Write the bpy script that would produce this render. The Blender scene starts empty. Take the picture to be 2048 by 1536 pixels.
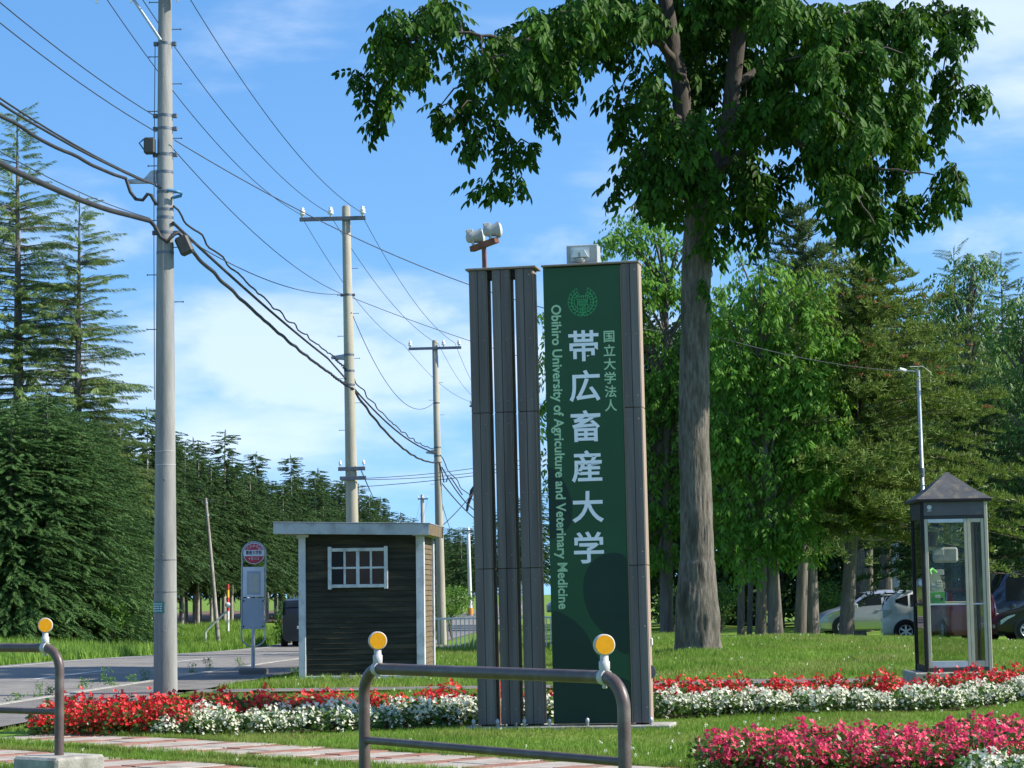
import bpy, bmesh, math, random
import numpy as np
from mathutils import Vector, Matrix, Euler
random.seed(7); RNG = np.random.default_rng(7)
PI = math.pi; R = math.radians
S = bpy.context.scene; COL = S.collection

# ------------------------------------------------------------------ camera, sky, sun, exposure
FPX = 4500.0; EYE = 1.40; PITCH = math.atan((1185-768)/FPX); ROLL = 0.0135
cam = bpy.data.cameras.new('camera'); cam.sensor_width = 36; cam.lens = 36*FPX/2048; cam.clip_end = 3000; cam.clip_start = 0.1
camo = bpy.data.objects.new('camera', cam); COL.objects.link(camo); S.camera = camo
RC = (Matrix.Rotation(PI/2+PITCH, 3, 'X') @ Matrix.Rotation(-ROLL, 3, 'Z'))
camo.matrix_world = Matrix.Translation((0, 0, EYE)) @ RC.to_4x4()

SUN_EL, SUN_AZ = R(38), R(95.5)      # azimuth measured from +Y towards +X
sun = bpy.data.lights.new('sun', 'SUN'); sun.energy = 4.9; sun.angle = R(0.53); sun.color = (1, .93, .82)
suno = bpy.data.objects.new('sun', sun); COL.objects.link(suno)
sd = Vector((math.cos(SUN_EL)*math.sin(SUN_AZ), math.cos(SUN_EL)*math.cos(SUN_AZ), math.sin(SUN_EL)))
suno.rotation_euler = (-sd).to_track_quat('-Z', 'Y').to_euler()
w = bpy.data.worlds.new('World'); S.world = w; w.use_nodes = True
nt = w.node_tree; nt.nodes.clear()
def N(nt, t, **k):
    n = nt.nodes.new(t)
    for a, b in k.items(): setattr(n, a, b)
    return n
def math_(nt, op, a, b=None, c=None, clamp=False):
    n = N(nt, 'ShaderNodeMath', operation=op, use_clamp=clamp)
    for i, v in enumerate((a, b, c)):
        if v is None: continue
        if isinstance(v, (int, float)): n.inputs[i].default_value = v
        else: nt.links.new(v, n.inputs[i])
    return n.outputs[0]
sky = N(nt, 'ShaderNodeTexSky', sky_type='NISHITA', sun_disc=False)
sky.sun_elevation = SUN_EL; sky.sun_rotation = SUN_AZ; sky.altitude = 100; sky.air_density = 1.0; sky.dust_density = 0.3; sky.ozone_density = 2.2
tc = N(nt, 'ShaderNodeTexCoord'); skm = N(nt, 'ShaderNodeMapping'); skm.inputs['Scale'].default_value = (1, 1, .85); skm.inputs['Location'].default_value = (0, 0, .17)
nt.links.new(tc.outputs['Generated'], skm.inputs[0]); skn = N(nt, 'ShaderNodeVectorMath', operation='NORMALIZE'); nt.links.new(skm.outputs[0], skn.inputs[0]); nt.links.new(skn.outputs[0], sky.inputs[0])
sep = N(nt, 'ShaderNodeSeparateXYZ'); nt.links.new(tc.outputs['Generated'], sep.inputs[0])
def wnoise(scale, sx, sy, sz, detail, rough, off=0):
    mp = N(nt, 'ShaderNodeMapping'); mp.inputs['Scale'].default_value = (sx, sy, sz); mp.inputs['Location'].default_value = (off, off*.7, off*.3)
    nt.links.new(tc.outputs['Generated'], mp.inputs[0])
    n = N(nt, 'ShaderNodeTexNoise'); n.inputs['Scale'].default_value = scale; n.inputs['Detail'].default_value = detail; n.inputs['Roughness'].default_value = rough
    nt.links.new(mp.outputs[0], n.inputs['Vector']); return n.outputs[0]
n_cir = wnoise(5.0, 1, 1, 3.6, 6, .55, 3.3)
n_cum = wnoise(9.0, 1, 1, 1.9, 7, .55, 1.1)
def ramp01(v, a, b):
    n = N(nt, 'ShaderNodeMapRange', interpolation_type='SMOOTHSTEP'); nt.links.new(v, n.inputs[0])
    n.inputs[1].default_value = a; n.inputs[2].default_value = b; return n.outputs[0]
cir = math_(nt, 'MULTIPLY', ramp01(n_cir, .47, .74), .55)
# a low cumulus bank down the road (azimuth -0.085, elevation 0.10) with noisy edges
da = math_(nt, 'DIVIDE', math_(nt, 'ADD', sep.outputs[0], .088), .098)
de = math_(nt, 'DIVIDE', math_(nt, 'SUBTRACT', sep.outputs[2], .098), .052)
rr = math_(nt, 'ADD', math_(nt, 'MULTIPLY', da, da), math_(nt, 'MULTIPLY', de, de))
front = math_(nt, 'GREATER_THAN', sep.outputs[1], 0)
bank = math_(nt, 'SUBTRACT', 1.0, rr, clamp=True)
cumv = math_(nt, 'ADD', n_cum, math_(nt, 'MULTIPLY', math_(nt, 'MULTIPLY', bank, front), .30))
cum = math_(nt, 'MULTIPLY', ramp01(cumv, .60, .82), .50)
cl = math_(nt, 'MAXIMUM', cir, cum)
cl = math_(nt, 'MULTIPLY', cl, ramp01(sep.outputs[2], .0, .06))
mix = N(nt, 'ShaderNodeMix', data_type='RGBA'); mix.inputs[7].default_value = (6.1, 6.5, 7.0, 1)
hs = N(nt, 'ShaderNodeHueSaturation'); hs.inputs['Saturation'].default_value = 1.24; hs.inputs['Value'].default_value = 1.25; nt.links.new(sky.outputs[0], hs.inputs['Color'])
nt.links.new(cl, mix.inputs[0]); nt.links.new(hs.outputs[0], mix.inputs[6])
bg = N(nt, 'ShaderNodeBackground'); bg.inputs[1].default_value = 0.12; nt.links.new(mix.outputs[2], bg.inputs[0])
wo = N(nt, 'ShaderNodeOutputWorld'); nt.links.new(bg.outputs[0], wo.inputs[0])
S.view_settings.view_transform = 'Standard'; S.view_settings.look = 'None'; S.view_settings.gamma = 1; S.view_settings.use_curve_mapping = False
S.view_settings.exposure = 0.72
S.render.engine = 'CYCLES'; S.cycles.max_bounces = 6; S.cycles.transparent_max_bounces = 12; S.cycles.use_denoising = True
S.cycles.caustics_reflective = False; S.cycles.caustics_refractive = False; S.cycles.sample_clamp_indirect = 8

# ------------------------------------------------------------------ geometry of the place
def at(px, py, Y):
    """world point seen at photo pixel (px,py) standing at distance Y"""
    d = RC @ Vector(((px-1024)/FPX, -(py-768)/FPX, -1)); t = Y/d.y
    return Vector((d.x*t, Y, EYE+d.z*t))
def sm(a, b, v):
    t = np.clip((np.asarray(v, float)-a)/(b-a), 0, 1); return t*t*(3-2*t)
def cx(Y): return np.interp(Y, [-40, 0, 32, 56, 78, 114, 200, 420], [-16, -12.1, -8.9, -6.5, -5.2, -3.5, -1.2, 3])
def zg(x, y):
    x = np.asarray(x, float); y = np.asarray(y, float)
    z = -.35*sm(45, 78, y)*(1-sm(-9, -13, x-cx(y)*0+0)*0)
    z = z + .42*sm(-4.6, -8.5, x-cx(y))*sm(40, 70, y)
    z = z + .39*sm(.6, 3.6, x)*sm(29, 46, y)*(1-sm(50, 62, y))*(1-.55*sm(5.6, 9.5, x))
    z = z + .05*sm(.5, 3, x)*sm(34, 40, y)*np.sin(x*.9)
    return z
def G(x, y): return Vector((x, y, float(zg(x, y))))

# ------------------------------------------------------------------ materials
MATS = {}
def principled(name):
    m = bpy.data.materials.new(name); m.use_nodes = True; t = m.node_tree; b = t.nodes['Principled BSDF']; return m, t, b
def mat(name, c1, c2=None, scale=6, rough=.6, bump=0, bscale=None, metal=0, stretch=(1, 1, 1), detail=5, c3=None, s3=1.2, spec=.5, lo=.35, hi=.65, coat=0):
    m, t, b = principled(name)
    b.inputs['Roughness'].default_value = rough; b.inputs['Metallic'].default_value = metal; b.inputs['Specular IOR Level'].default_value = spec
    b.inputs['Coat Weight'].default_value = coat
    tcn = N(t, 'ShaderNodeTexCoord'); mp = N(t, 'ShaderNodeMapping'); mp.inputs['Scale'].default_value = stretch
    t.links.new(tcn.outputs['Object'], mp.inputs[0])
    def noise(sc, d=detail):
        n = N(t, 'ShaderNodeTexNoise'); n.inputs['Scale'].default_value = sc; n.inputs['Detail'].default_value = d; n.inputs['Roughness'].default_value = .6
        t.links.new(mp.outputs[0], n.inputs['Vector']); return n.outputs[0]
    if c2 is None:
        c2 = tuple(min(1, v*1.18) for v in c1)
    mr = N(t, 'ShaderNodeMapRange'); t.links.new(noise(scale), mr.inputs[0]); mr.inputs[1].default_value = lo; mr.inputs[2].default_value = hi
    mx = N(t, 'ShaderNodeMix', data_type='RGBA'); mx.inputs[6].default_value = (*c1, 1); mx.inputs[7].default_value = (*c2, 1)
    t.links.new(mr.outputs[0], mx.inputs[0]); out = mx.outputs[2]
    if c3 is not None:
        mr2 = N(t, 'ShaderNodeMapRange'); t.links.new(noise(s3, 8), mr2.inputs[0]); mr2.inputs[1].default_value = .5; mr2.inputs[2].default_value = .68
        m2 = N(t, 'ShaderNodeMix', data_type='RGBA'); t.links.new(mr2.outputs[0], m2.inputs[0]); t.links.new(out, m2.inputs[6]); m2.inputs[7].default_value = (*c3, 1); out = m2.outputs[2]
    t.links.new(out, b.inputs['Base Color'])
    if bump:
        bp = N(t, 'ShaderNodeBump'); bp.inputs['Strength'].default_value = bump; bp.inputs['Distance'].default_value = .02
        t.links.new(noise(bscale or scale*4), bp.inputs['Height']); t.links.new(bp.outputs[0], b.inputs['Normal'])
    MATS[name] = m; return m
def leafmat(name, dark, light, trans=.35, rough=.42, tcol=None, nscale=.5, spec=.5, dry=None):
    m, t, b = principled(name); b.inputs['Roughness'].default_value = rough; b.inputs['Specular IOR Level'].default_value = spec
    g = N(t, 'ShaderNodeNewGeometry'); tcn = N(t, 'ShaderNodeTexCoord'); n = N(t, 'ShaderNodeTexNoise'); n.inputs['Scale'].default_value = nscale; n.inputs['Detail'].default_value = 3
    t.links.new(tcn.outputs['Object'], n.inputs['Vector'])
    v = math_(t, 'ADD', math_(t, 'MULTIPLY', g.outputs['Random Per Island'], .6), math_(t, 'MULTIPLY', math_(t, 'SUBTRACT', n.outputs[0], .3), 1.0), clamp=True)
    mx = N(t, 'ShaderNodeMix', data_type='RGBA'); mx.inputs[6].default_value = (*dark, 1); mx.inputs[7].default_value = (*light, 1); t.links.new(v, mx.inputs[0])
    if dry:
        n2 = N(t, 'ShaderNodeTexNoise'); n2.inputs['Scale'].default_value = .55; n2.inputs['Detail'].default_value = 6; t.links.new(tcn.outputs['Object'], n2.inputs['Vector'])
        m0 = mx; mx = N(t, 'ShaderNodeMix', data_type='RGBA'); mx.inputs[7].default_value = (*dry, 1); t.links.new(m0.outputs[2], mx.inputs[6])
        t.links.new(math_(t, 'MULTIPLY', math_(t, 'MULTIPLY', math_(t, 'SUBTRACT', n2.outputs[0], .44), 3.2, clamp=True), math_(t, 'ADD', g.outputs['Random Per Island'], .25), clamp=True), mx.inputs[0])
    t.links.new(mx.outputs[2], b.inputs['Base Color'])
    tr = N(t, 'ShaderNodeBsdfTranslucent'); hsn = N(t, 'ShaderNodeHueSaturation'); hsn.inputs['Hue'].default_value = .485; hsn.inputs['Value'].default_value = 1.25; t.links.new(mx.outputs[2], hsn.inputs['Color']); t.links.new(hsn.outputs[0], tr.inputs[0])
    ms = N(t, 'ShaderNodeMixShader'); ms.inputs[0].default_value = trans; t.links.new(b.outputs[0], ms.inputs[1]); t.links.new(tr.outputs[0], ms.inputs[2])
    t.links.new(ms.outputs[0], t.nodes['Material Output'].inputs[0]); MATS[name] = m; return m
def glassmat(name, tint, refl=.06, rough=.02):
    m = bpy.data.materials.new(name); m.use_nodes = True; t = m.node_tree; t.nodes.clear()
    o = N(t, 'ShaderNodeOutputMaterial'); tr = N(t, 'ShaderNodeBsdfTransparent'); tr.inputs[0].default_value = (*tint, 1)
    gl = N(t, 'ShaderNodeBsdfGlossy'); gl.inputs['Roughness'].default_value = rough; gl.inputs[0].default_value = (1, 1, 1, 1)
    fr = N(t, 'ShaderNodeFresnel'); fr.inputs[0].default_value = 1.22
    ms = N(t, 'ShaderNodeMixShader'); t.links.new(fr.outputs[0], ms.inputs[0]); t.links.new(tr.outputs[0], ms.inputs[1]); t.links.new(gl.outputs[0], ms.inputs[2]); t.links.new(ms.outputs[0], o.inputs[0])
    MATS[name] = m; return m
mat('lawn', (.10, .19, .022), (.16, .27, .04), 2.0, .9, .6, 60, c3=(.21, .23, .06), s3=.35, spec=.1)
mat('asphalt', (.19, .18, .165), (.26, .245, .225), 3, .9, .4, 150, c3=(.15, .145, .14), s3=.6, spec=.2)
mat('asphalt_walk', (.16, .15, .14), (.22, .205, .19), 2.5, .92, .5, 120, c3=(.12, .115, .105), s3=.8, spec=.15)
mat('road_paint', (.62, .62, .60), (.45, .45, .44), 9, .7)
mat('slab', (.33, .29, .24), (.42, .375, .32), 5, .9, .4, 40, c3=(.24, .21, .165), s3=3)
mat('red_brick', (.25, .115, .078), (.33, .165, .115), 7, .9, .4, 50, c3=(.21, .15, .115), s3=4)
mat('soil', (.10, .06, .035), (.16, .10, .06), 12, .95, .8, 40)
mat('concrete', (.185, .185, .172), (.30, .298, .28), 3, .9, .35, 60, c3=(.125, .122, .112), s3=1.0, stretch=(1.6, 1.6, .22))
mat('concrete_old', (.30, .28, .225), (.42, .39, .31), 3, .9, .35, 60, c3=(.19, .18, .145), s3=1.0, stretch=(1.6, 1.6, .2))
mat('concrete_block', (.30, .29, .25), (.42, .40, .35), 9, .9, .5, 70, c3=(.19, .18, .15), s3=3)
mat('galv', (.30, .33, .36), (.42, .45, .48), 20, .5, .1, metal=.6)
mat('galv_dark', (.10, .12, .15), (.15, .17, .20), 12, .55, metal=.5)
mat('porcelain', (.75, .74, .70), (.82, .81, .78), 4, .25)
mat('cable', (.018, .02, .025), (.035, .035, .04), 5, .6)
mat('blue_cable', (.05, .16, .30), None, 5, .5)
mat('dark_box', (.03, .03, .028), (.05, .05, .045), 5, .6)
mat('green_plate', (.02, .13, .12), (.03, .16, .15), 5, .5)
mat('plate_text', (.55, .65, .66), None, 5, .6)
mat('plank', (.098, .086, .080), (.155, .138, .128), 7, .8, .35, 60, stretch=(1.5, 1.5, .06), c3=(.066, .056, .052), s3=3)
mat('plank_b', (.115, .101, .094), (.175, .156, .145), 7, .8, .35, 60, stretch=(1.5, 1.5, .06), c3=(.080, .069, .064), s3=3)
mat('plank_lit_edge', (.26, .19, .14), (.34, .26, .19), 6, .8, .3, 50, stretch=(1, 1, .08))  # paler tone puts the sunlight on the right-hand plank sides into the colour
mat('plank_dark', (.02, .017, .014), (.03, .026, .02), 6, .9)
mat('capmetal', (.20, .16, .13), (.28, .23, .19), 9, .6, metal=.2)
mat('board_green', (.015, .068, .026), (.019, .078, .031), 1.5, .5, .05, 300, spec=.3)
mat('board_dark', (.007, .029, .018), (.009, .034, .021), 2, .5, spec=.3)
mat('text_white', (.76, .77, .79), (.82, .83, .85), 2, .5)
mat('text_pale', (.34, .54, .31), (.38, .58, .35), 2, .5)
mat('emblem_green', (.04, .36, .11), None, 2, .5)
mat('bolt', (.30, .28, .25), None, 20, .4, metal=.7)
mat('rust', (.12, .05, .032), (.20, .085, .05), 14, .85, .3)
mat('lamp_grey', (.30, .31, .29), (.38, .39, .36), 9, .5)
mat('lamp_white', (.62, .62, .60), (.70, .70, .68), 6, .45)
mat('lamp_glass', (.45, .49, .49), None, 4, .12)
mat('rail_brown', (.075, .050, .043), (.105, .072, .062), 8, .42, .08, 60, c3=(.15, .12, .105), s3=5)
mat('clamp_grey', (.42, .41, .40), (.50, .49, .47), 9, .5)
mat('reflector', (.82, .33, .005), (.88, .38, .008), 30, .35, .25, 220, spec=.25)
mat('bark', (.075, .064, .050), (.175, .157, .127), 7, .95, .9, 14, stretch=(3, 3, .6), c3=(.042, .040, .026), s3=1.6)
mat('limb_bark', (.045, .038, .030), (.085, .074, .060), 6, .95, .6, 14, stretch=(3, 3, .6))
mat('fascia_grey', (.33, .35, .36), (.42, .44, .45), 4, .75, .2, 60, c3=(.24, .25, .25), s3=3.5)
mat('bark_dark', (.10, .085, .07), (.19, .165, .14), 5, .95, 1.0, 9, stretch=(2.2, 2.2, .3), c3=(.06, .05, .04), s3=2)
mat('bark_pale', (.26, .24, .20), (.40, .37, .32), 5, .95, .6, 9, stretch=(2, 2, .4), c3=(.14, .12, .10), s3=2.2)
leafmat('ash_leaf', (.008, .032, .005), (.058, .155, .010), .25, .6, spec=.18)
leafmat('ash_leaf_light', (.045, .135, .012), (.18, .38, .045), .42, .55, spec=.25)
leafmat('broad_leaf', (.035, .095, .016), (.13, .25, .05), .34, .5, spec=.3)
leafmat('forest_leaf', (.014, .045, .010), (.045, .11, .022), .28, .5)
leafmat('spruce_needle', (.024, .060, .018), (.080, .150, .043), .14, .6, spec=.2)
leafmat('hedge_needle', (.030, .085, .024), (.11, .205, .055), .16, .6, spec=.25)
leafmat('larch_needle', (.085, .155, .038), (.21, .29, .09), .30, .6, spec=.25)
leafmat('pine_needle', (.055, .105, .02), (.20, .28, .055), .25, .55, spec=.25)
leafmat('pine_dark', (.035, .075, .022), (.11, .17, .05), .2, .55, spec=.25)
leafmat('pine_dead', (.25, .09, .03), (.36, .14, .05), .15, .7)
leafmat('bush_leaf', (.05, .14, .018), (.16, .32, .045), .35, .5)
leafmat('grass_blade', (.075, .17, .016), (.22, .36, .055), .32, .55, nscale=.9, spec=.2, dry=(.30, .29, .10))
leafmat('verge_blade', (.085, .20, .022), (.25, .40, .07), .32, .55, nscale=.7, spec=.2)
leafmat('flower_leaf', (.03, .085, .014), (.10, .20, .03), .3, .4, nscale=5)
leafmat('petal_red', (.50, .012, .010), (.80, .03, .02), .25, .5, nscale=9)
leafmat('petal_white', (.66, .66, .46), (.90, .90, .78), .32, .5, nscale=9)
leafmat('petal_pink', (.60, .016, .065), (.90, .085, .17), .28, .5, nscale=9)
mat('clapboard', (.028, .027, .020), (.050, .046, .032), 5, .85, .4, 40, stretch=(.25, 1, 2), c3=(.080, .066, .042), s3=2.5, spec=.2)
mat('shingle', (.10, .074, .042), (.16, .12, .07), 6, .9, .4, 40)
mat('white_trim', (.46, .48, .51), (.58, .59, .61), 4, .75, .2, 60, c3=(.30, .31, .31), s3=3.5)
mat('soffit', (.40, .37, .28), (.48, .44, .34), 4, .8)
mat('roofing', (.20, .22, .25), (.26, .28, .31), 4, .7)
mat('dark_pane', (.012, .012, .014), None, 3, .3, spec=.15)
mat('brown_pane', (.055, .034, .028), (.07, .045, .038), 3, .5, spec=.15)
mat('fence_paint', (.76, .72, .60), (.82, .78, .66), 8, .6)
mat('alu', (.42, .38, .28), (.50, .455, .345), 6, .45, metal=.1)
mat('alu_light', (.48, .51, .54), (.56, .58, .60), 6, .42, metal=.3)
mat('booth_dark', (.014, .014, .015), (.022, .022, .023), 6, .6, spec=.2)
mat('booth_roof', (.045, .048, .052), (.07, .072, .074), 6, .65, .15, 60, c3=(.13, .115, .08), s3=9)
mat('booth_header', (.075, .072, .078), (.09, .086, .09), 6, .45)
glassmat('booth_glass', (.90, .92, .90))
mat('phone_green', (.09, .42, .05), (.11, .46, .06), 6, .4)
mat('phone_cream', (.52, .50, .33), (.58, .56, .38), 6, .45)
mat('paper', (.45, .45, .42), (.55, .55, .50), 6, .7)
mat('paper_yellow', (.34, .32, .14), (.42, .38, .2), 8, .7)
mat('red_sign', (.42, .022, .045), (.47, .03, .055), 4, .45)
mat('crimson', (.36, .02, .07), None, 4, .45)
mat('white_sign', (.60, .63, .68), None, 4, .5)
mat('panel_blue_grey', (.34, .40, .47), (.38, .44, .51), 4, .5)
mat('black_ink', (.02, .02, .022), None, 4, .6)
mat('car_silver', (.50, .53, .58), (.53, .56, .61), 3, .28, metal=.55, coat=.6)
mat('car_white', (.74, .76, .74), (.77, .79, .77), 3, .3, coat=.6)
mat('car_black', (.010, .012, .018), None, 3, .35, coat=.3)
mat('car_navy', (.012, .022, .055), None, 3, .25, coat=.8)
mat('car_red', (.32, .010, .016), None, 3, .3, coat=.6)
mat('car_blue', (.16, .26, .48), None, 3, .3, coat=.6)
mat('car_glass', (.014, .018, .022), None, 3, .06)
mat('tyre', (.018, .018, .018), None, 9, .85)
mat('rim', (.50, .52, .55), None, 9, .3, metal=.7)
mat('head_lamp', (.50, .56, .60), None, 9, .1)
mat('tail_lamp', (.45, .03, .03), None, 9, .2)
mat('clear_lamp', (.34, .42, .42), (.48, .55, .55), 30, .12)
mat('snow_red', (.48, .035, .03), None, 5, .5)
mat('snow_yellow', (.75, .45, .03), None, 5, .5)
mat('plastic_orange', (.55, .22, .03), None, 5, .5)

# ------------------------------------------------------------------ mesh helpers
class MB:
    def __init__(s): s.v = []; s.f = []; s.sm = []
    def add(s, vs, fs, smooth=False):
        o = len(s.v); s.v += [tuple(v) for v in vs]; s.f += [tuple(i+o for i in f) for f in fs]; s.sm += [smooth]*len(fs); return s
    def box(s, x0, x1, y0, y1, z0, z1, M=None):
        vs = [Vector((x, y, z)) for z in (z0, z1) for y in (y0, y1) for x in (x0, x1)]
        if M is not None: vs = [M @ v for v in vs]
        return s.add(vs, [(0, 2, 3, 1), (4, 5, 7, 6), (0, 1, 5, 4), (2, 6, 7, 3), (0, 4, 6, 2), (1, 3, 7, 5)])
    def bbox(s, x0, x1, y0, y1, z0, z1, b=.004, M=None):
        """box with chamfered edges"""
        bm = bmesh.new(); bmesh.ops.create_cube(bm, size=1)
        for v in bm.verts: v.co = Vector(((x0+x1)/2+v.co.x*(x1-x0), (y0+y1)/2+v.co.y*(y1-y0), (z0+z1)/2+v.co.z*(z1-z0)))
        bmesh.ops.bevel(bm, geom=bm.edges[:], offset=b, segments=1, affect='EDGES', profile=.5)
        bm.verts.ensure_lookup_table(); vs = [(M @ v.co) if M is not None else v.co.copy() for v in bm.verts]
        s.add(vs, [[v.index for v in f.verts] for f in bm.faces]); bm.free(); return s
    def tube(s, pts, rad, seg=10, cap=True, smooth=True):
        pts = [Vector(p) for p in pts]; n = len(pts); rad = rad if hasattr(rad, '__len__') else [rad]*n
        o = len(s.v); up = None; rings = []
        for i, p in enumerate(pts):
            d = (pts[min(i+1, n-1)]-pts[max(i-1, 0)]).normalized()
            if up is None: up = Vector((0, 0, 1)) if abs(d.z) < .9 else Vector((1, 0, 0))
            a = d.cross(up).normalized(); up = a.cross(d).normalized()
            rings.append([p+(a*math.cos(2*PI*k/seg)+up*math.sin(2*PI*k/seg))*rad[i] for k in range(seg)])
        vs = [v for r in rings for v in r]
        fs = [(i*seg+k, i*seg+(k+1) % seg, (i+1)*seg+(k+1) % seg, (i+1)*seg+k) for i in range(n-1) for k in range(seg)]
        fs = [f[::-1] for f in fs]
        s.add(vs, fs, smooth)
        if cap:
            s.add(rings[0], [tuple(range(seg))]); s.add(rings[-1], [tuple(range(seg))[::-1]])
        return s
    def cyl(s, a, b, r, seg=12, r2=None): return s.tube([a, b], [r, r if r2 is None else r2], seg)
    def lathe(s, prof, seg=16, c=(0, 0, 0), axis='Z', M=None):
        vs = []
        for r, h in prof:
            for k in range(seg):
                t = 2*PI*k/seg; v = Vector((r*math.cos(t), r*math.sin(t), h))
                if M is not None: v = M @ v
                vs.append(v+Vector(c))
        n = len(prof)
        fs = [(i*seg+k, i*seg+(k+1) % seg, (i+1)*seg+(k+1) % seg, (i+1)*seg+k) for i in range(n-1) for k in range(seg)]
        s.add(vs, fs, True)
        s.add(vs[:seg], [tuple(range(seg))[::-1]]); s.add(vs[-seg:], [tuple(range(seg))]); return s
    def prism(s, poly, a, b, plane='XZ'):
        """polygon in a plane, extruded between a and b along the normal axis"""
        def P(u, v, h): return {'XZ': (u, h, v), 'XY': (u, v, h), 'YZ': (h, u, v)}[plane]
        n = len(poly); vs = [P(u, v, a) for u, v in poly]+[P(u, v, b) for u, v in poly]
        fs = [tuple(range(n)), tuple(range(n, 2*n))[::-1]]+[(i, i+n, (i+1) % n+n, (i+1) % n) for i in range(n)]
        return s.add(vs, fs)
    def build(s, name, m, parent=None, loc=None):
        me = bpy.data.meshes.new(name); me.from_pydata([tuple(v) for v in s.v], [], s.f); me.polygons.foreach_set('use_smooth', s.sm)
        bm = bmesh.new(); bm.from_mesh(me); bmesh.ops.recalc_face_normals(bm, faces=bm.faces[:]); bm.to_mesh(me); bm.free()
        me.materials.append(MATS[m]); return link(name, me, parent, loc)
def link(name, me, parent=None, loc=None):
    o = bpy.data.objects.new(name, me); COL.objects.link(o)
    if parent is not None: o.parent = parent
    if loc is not None: o.location = loc
    return o
def tag(o, label=None, cat=None, group=None, kind=None):
    if label: o['label'] = label
    if cat: o['category'] = cat
    if group: o['group'] = group
    if kind: o['kind'] = kind
    return o
def thing(name, label, cat, loc=(0, 0, 0), rotz=0, group=None):
    o = bpy.data.objects.new(name, None); COL.objects.link(o); o.location = loc; o.rotation_euler = (0, 0, rotz); o.empty_display_size = .2
    return tag(o, label, cat, group)
def copy_tree(o, parent=None):
    c = o.copy(); COL.objects.link(c); c.parent = parent
    for ch in list(o.children): copy_tree(ch, c)
    return c
def np_mesh(name, V, F, m, smooth=False):
    V = np.asarray(V, np.float32); F = np.asarray(F, np.int32); k = F.shape[1]
    me = bpy.data.meshes.new(name); me.vertices.add(len(V)); me.vertices.foreach_set('co', V.ravel())
    me.loops.add(F.size); me.loops.foreach_set('vertex_index', F.ravel()); me.polygons.add(len(F))
    me.polygons.foreach_set('loop_start', np.arange(0, F.size, k, dtype=np.int32)); me.polygons.foreach_set('loop_total', np.full(len(F), k, np.int32))
    if smooth: me.polygons.foreach_set('use_smooth', np.ones(len(F), bool))
    me.materials.append(MATS[m]); me.update(calc_edges=True); return me
def bake(tV, tF, rot, loc):
    n, nv = len(loc), len(tV)
    V = np.einsum('nij,vj->nvi', rot, tV)+loc[:, None, :]
    F = (tF[None]+(np.arange(n)*nv)[:, None, None]).reshape(-1, tF.shape[1])
    return V.reshape(-1, 3), F
def rots(yaw, pitch, roll, scale):
    """local +X heads along yaw, then tips up by pitch; roll about itself"""
    n = len(yaw); cy, sy = np.cos(yaw), np.sin(yaw); cp, sp = np.cos(pitch), np.sin(pitch); cr, sr = np.cos(roll), np.sin(roll)
    Z = np.zeros((n, 3, 3)); Y = np.zeros((n, 3, 3)); X = np.zeros((n, 3, 3))
    Z[:, 0, 0] = cy; Z[:, 0, 1] = -sy; Z[:, 1, 0] = sy; Z[:, 1, 1] = cy; Z[:, 2, 2] = 1
    Y[:, 0, 0] = cp; Y[:, 0, 2] = -sp; Y[:, 2, 0] = sp; Y[:, 2, 2] = cp; Y[:, 1, 1] = 1
    X[:, 0, 0] = 1; X[:, 1, 1] = cr; X[:, 1, 2] = -sr; X[:, 2, 1] = sr; X[:, 2, 2] = cr
    return (Z @ Y @ X)*np.asarray(scale).reshape(-1, 1, 1)
def text_mesh(name, body, size, m, parent, loc, rot, bold=0.0, fit=None, align='CENTER', extr=.001):
    c = bpy.data.curves.new('t', 'FONT'); c.body = body; c.size = size; c.offset = bold*size; c.align_x = align; c.align_y = 'CENTER'; c.extrude = extr; c.resolution_u = 4
    o = bpy.data.objects.new('t', c); COL.objects.link(o); bpy.context.view_layer.update()
    me = bpy.data.meshes.new_from_object(o.evaluated_get(bpy.context.evaluated_depsgraph_get())); wdt = o.dimensions.x
    bpy.data.objects.remove(o); bpy.data.curves.remove(c); me.materials.clear(); me.materials.append(MATS[m])
    r = link(name, me, parent, loc); r.rotation_euler = rot
    if fit: r.scale.x = fit/max(wdt, 1e-6)
    return r
def stack_text(name, chars, xs, zs, size, m, parent, y, bold):
    """upright characters one under another, joined to one print"""
    V = []; F = []
    bm = bmesh.new()
    for ch, x, z in zip(chars, xs, zs):
        o = text_mesh('t', ch, size, m, None, (0, 0, 0), (0, 0, 0), bold)
        me = o.data; co = np.array([v.co for v in me.vertices]); c = (co.min(0)+co.max(0))/2 if ch != '' else 0
        cc = np.array([c[0], c[1], 0])
        for v in me.vertices:
            p = np.array(v.co)-cc; v.co = (x+p[0], y-p[2], z+p[1])
        bm.from_mesh(me); bpy.data.objects.remove(o)
    me = bpy.data.meshes.new(name); bm.to_mesh(me); bm.free(); me.materials.append(MATS[m]); return link(name, me, parent)

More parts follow.
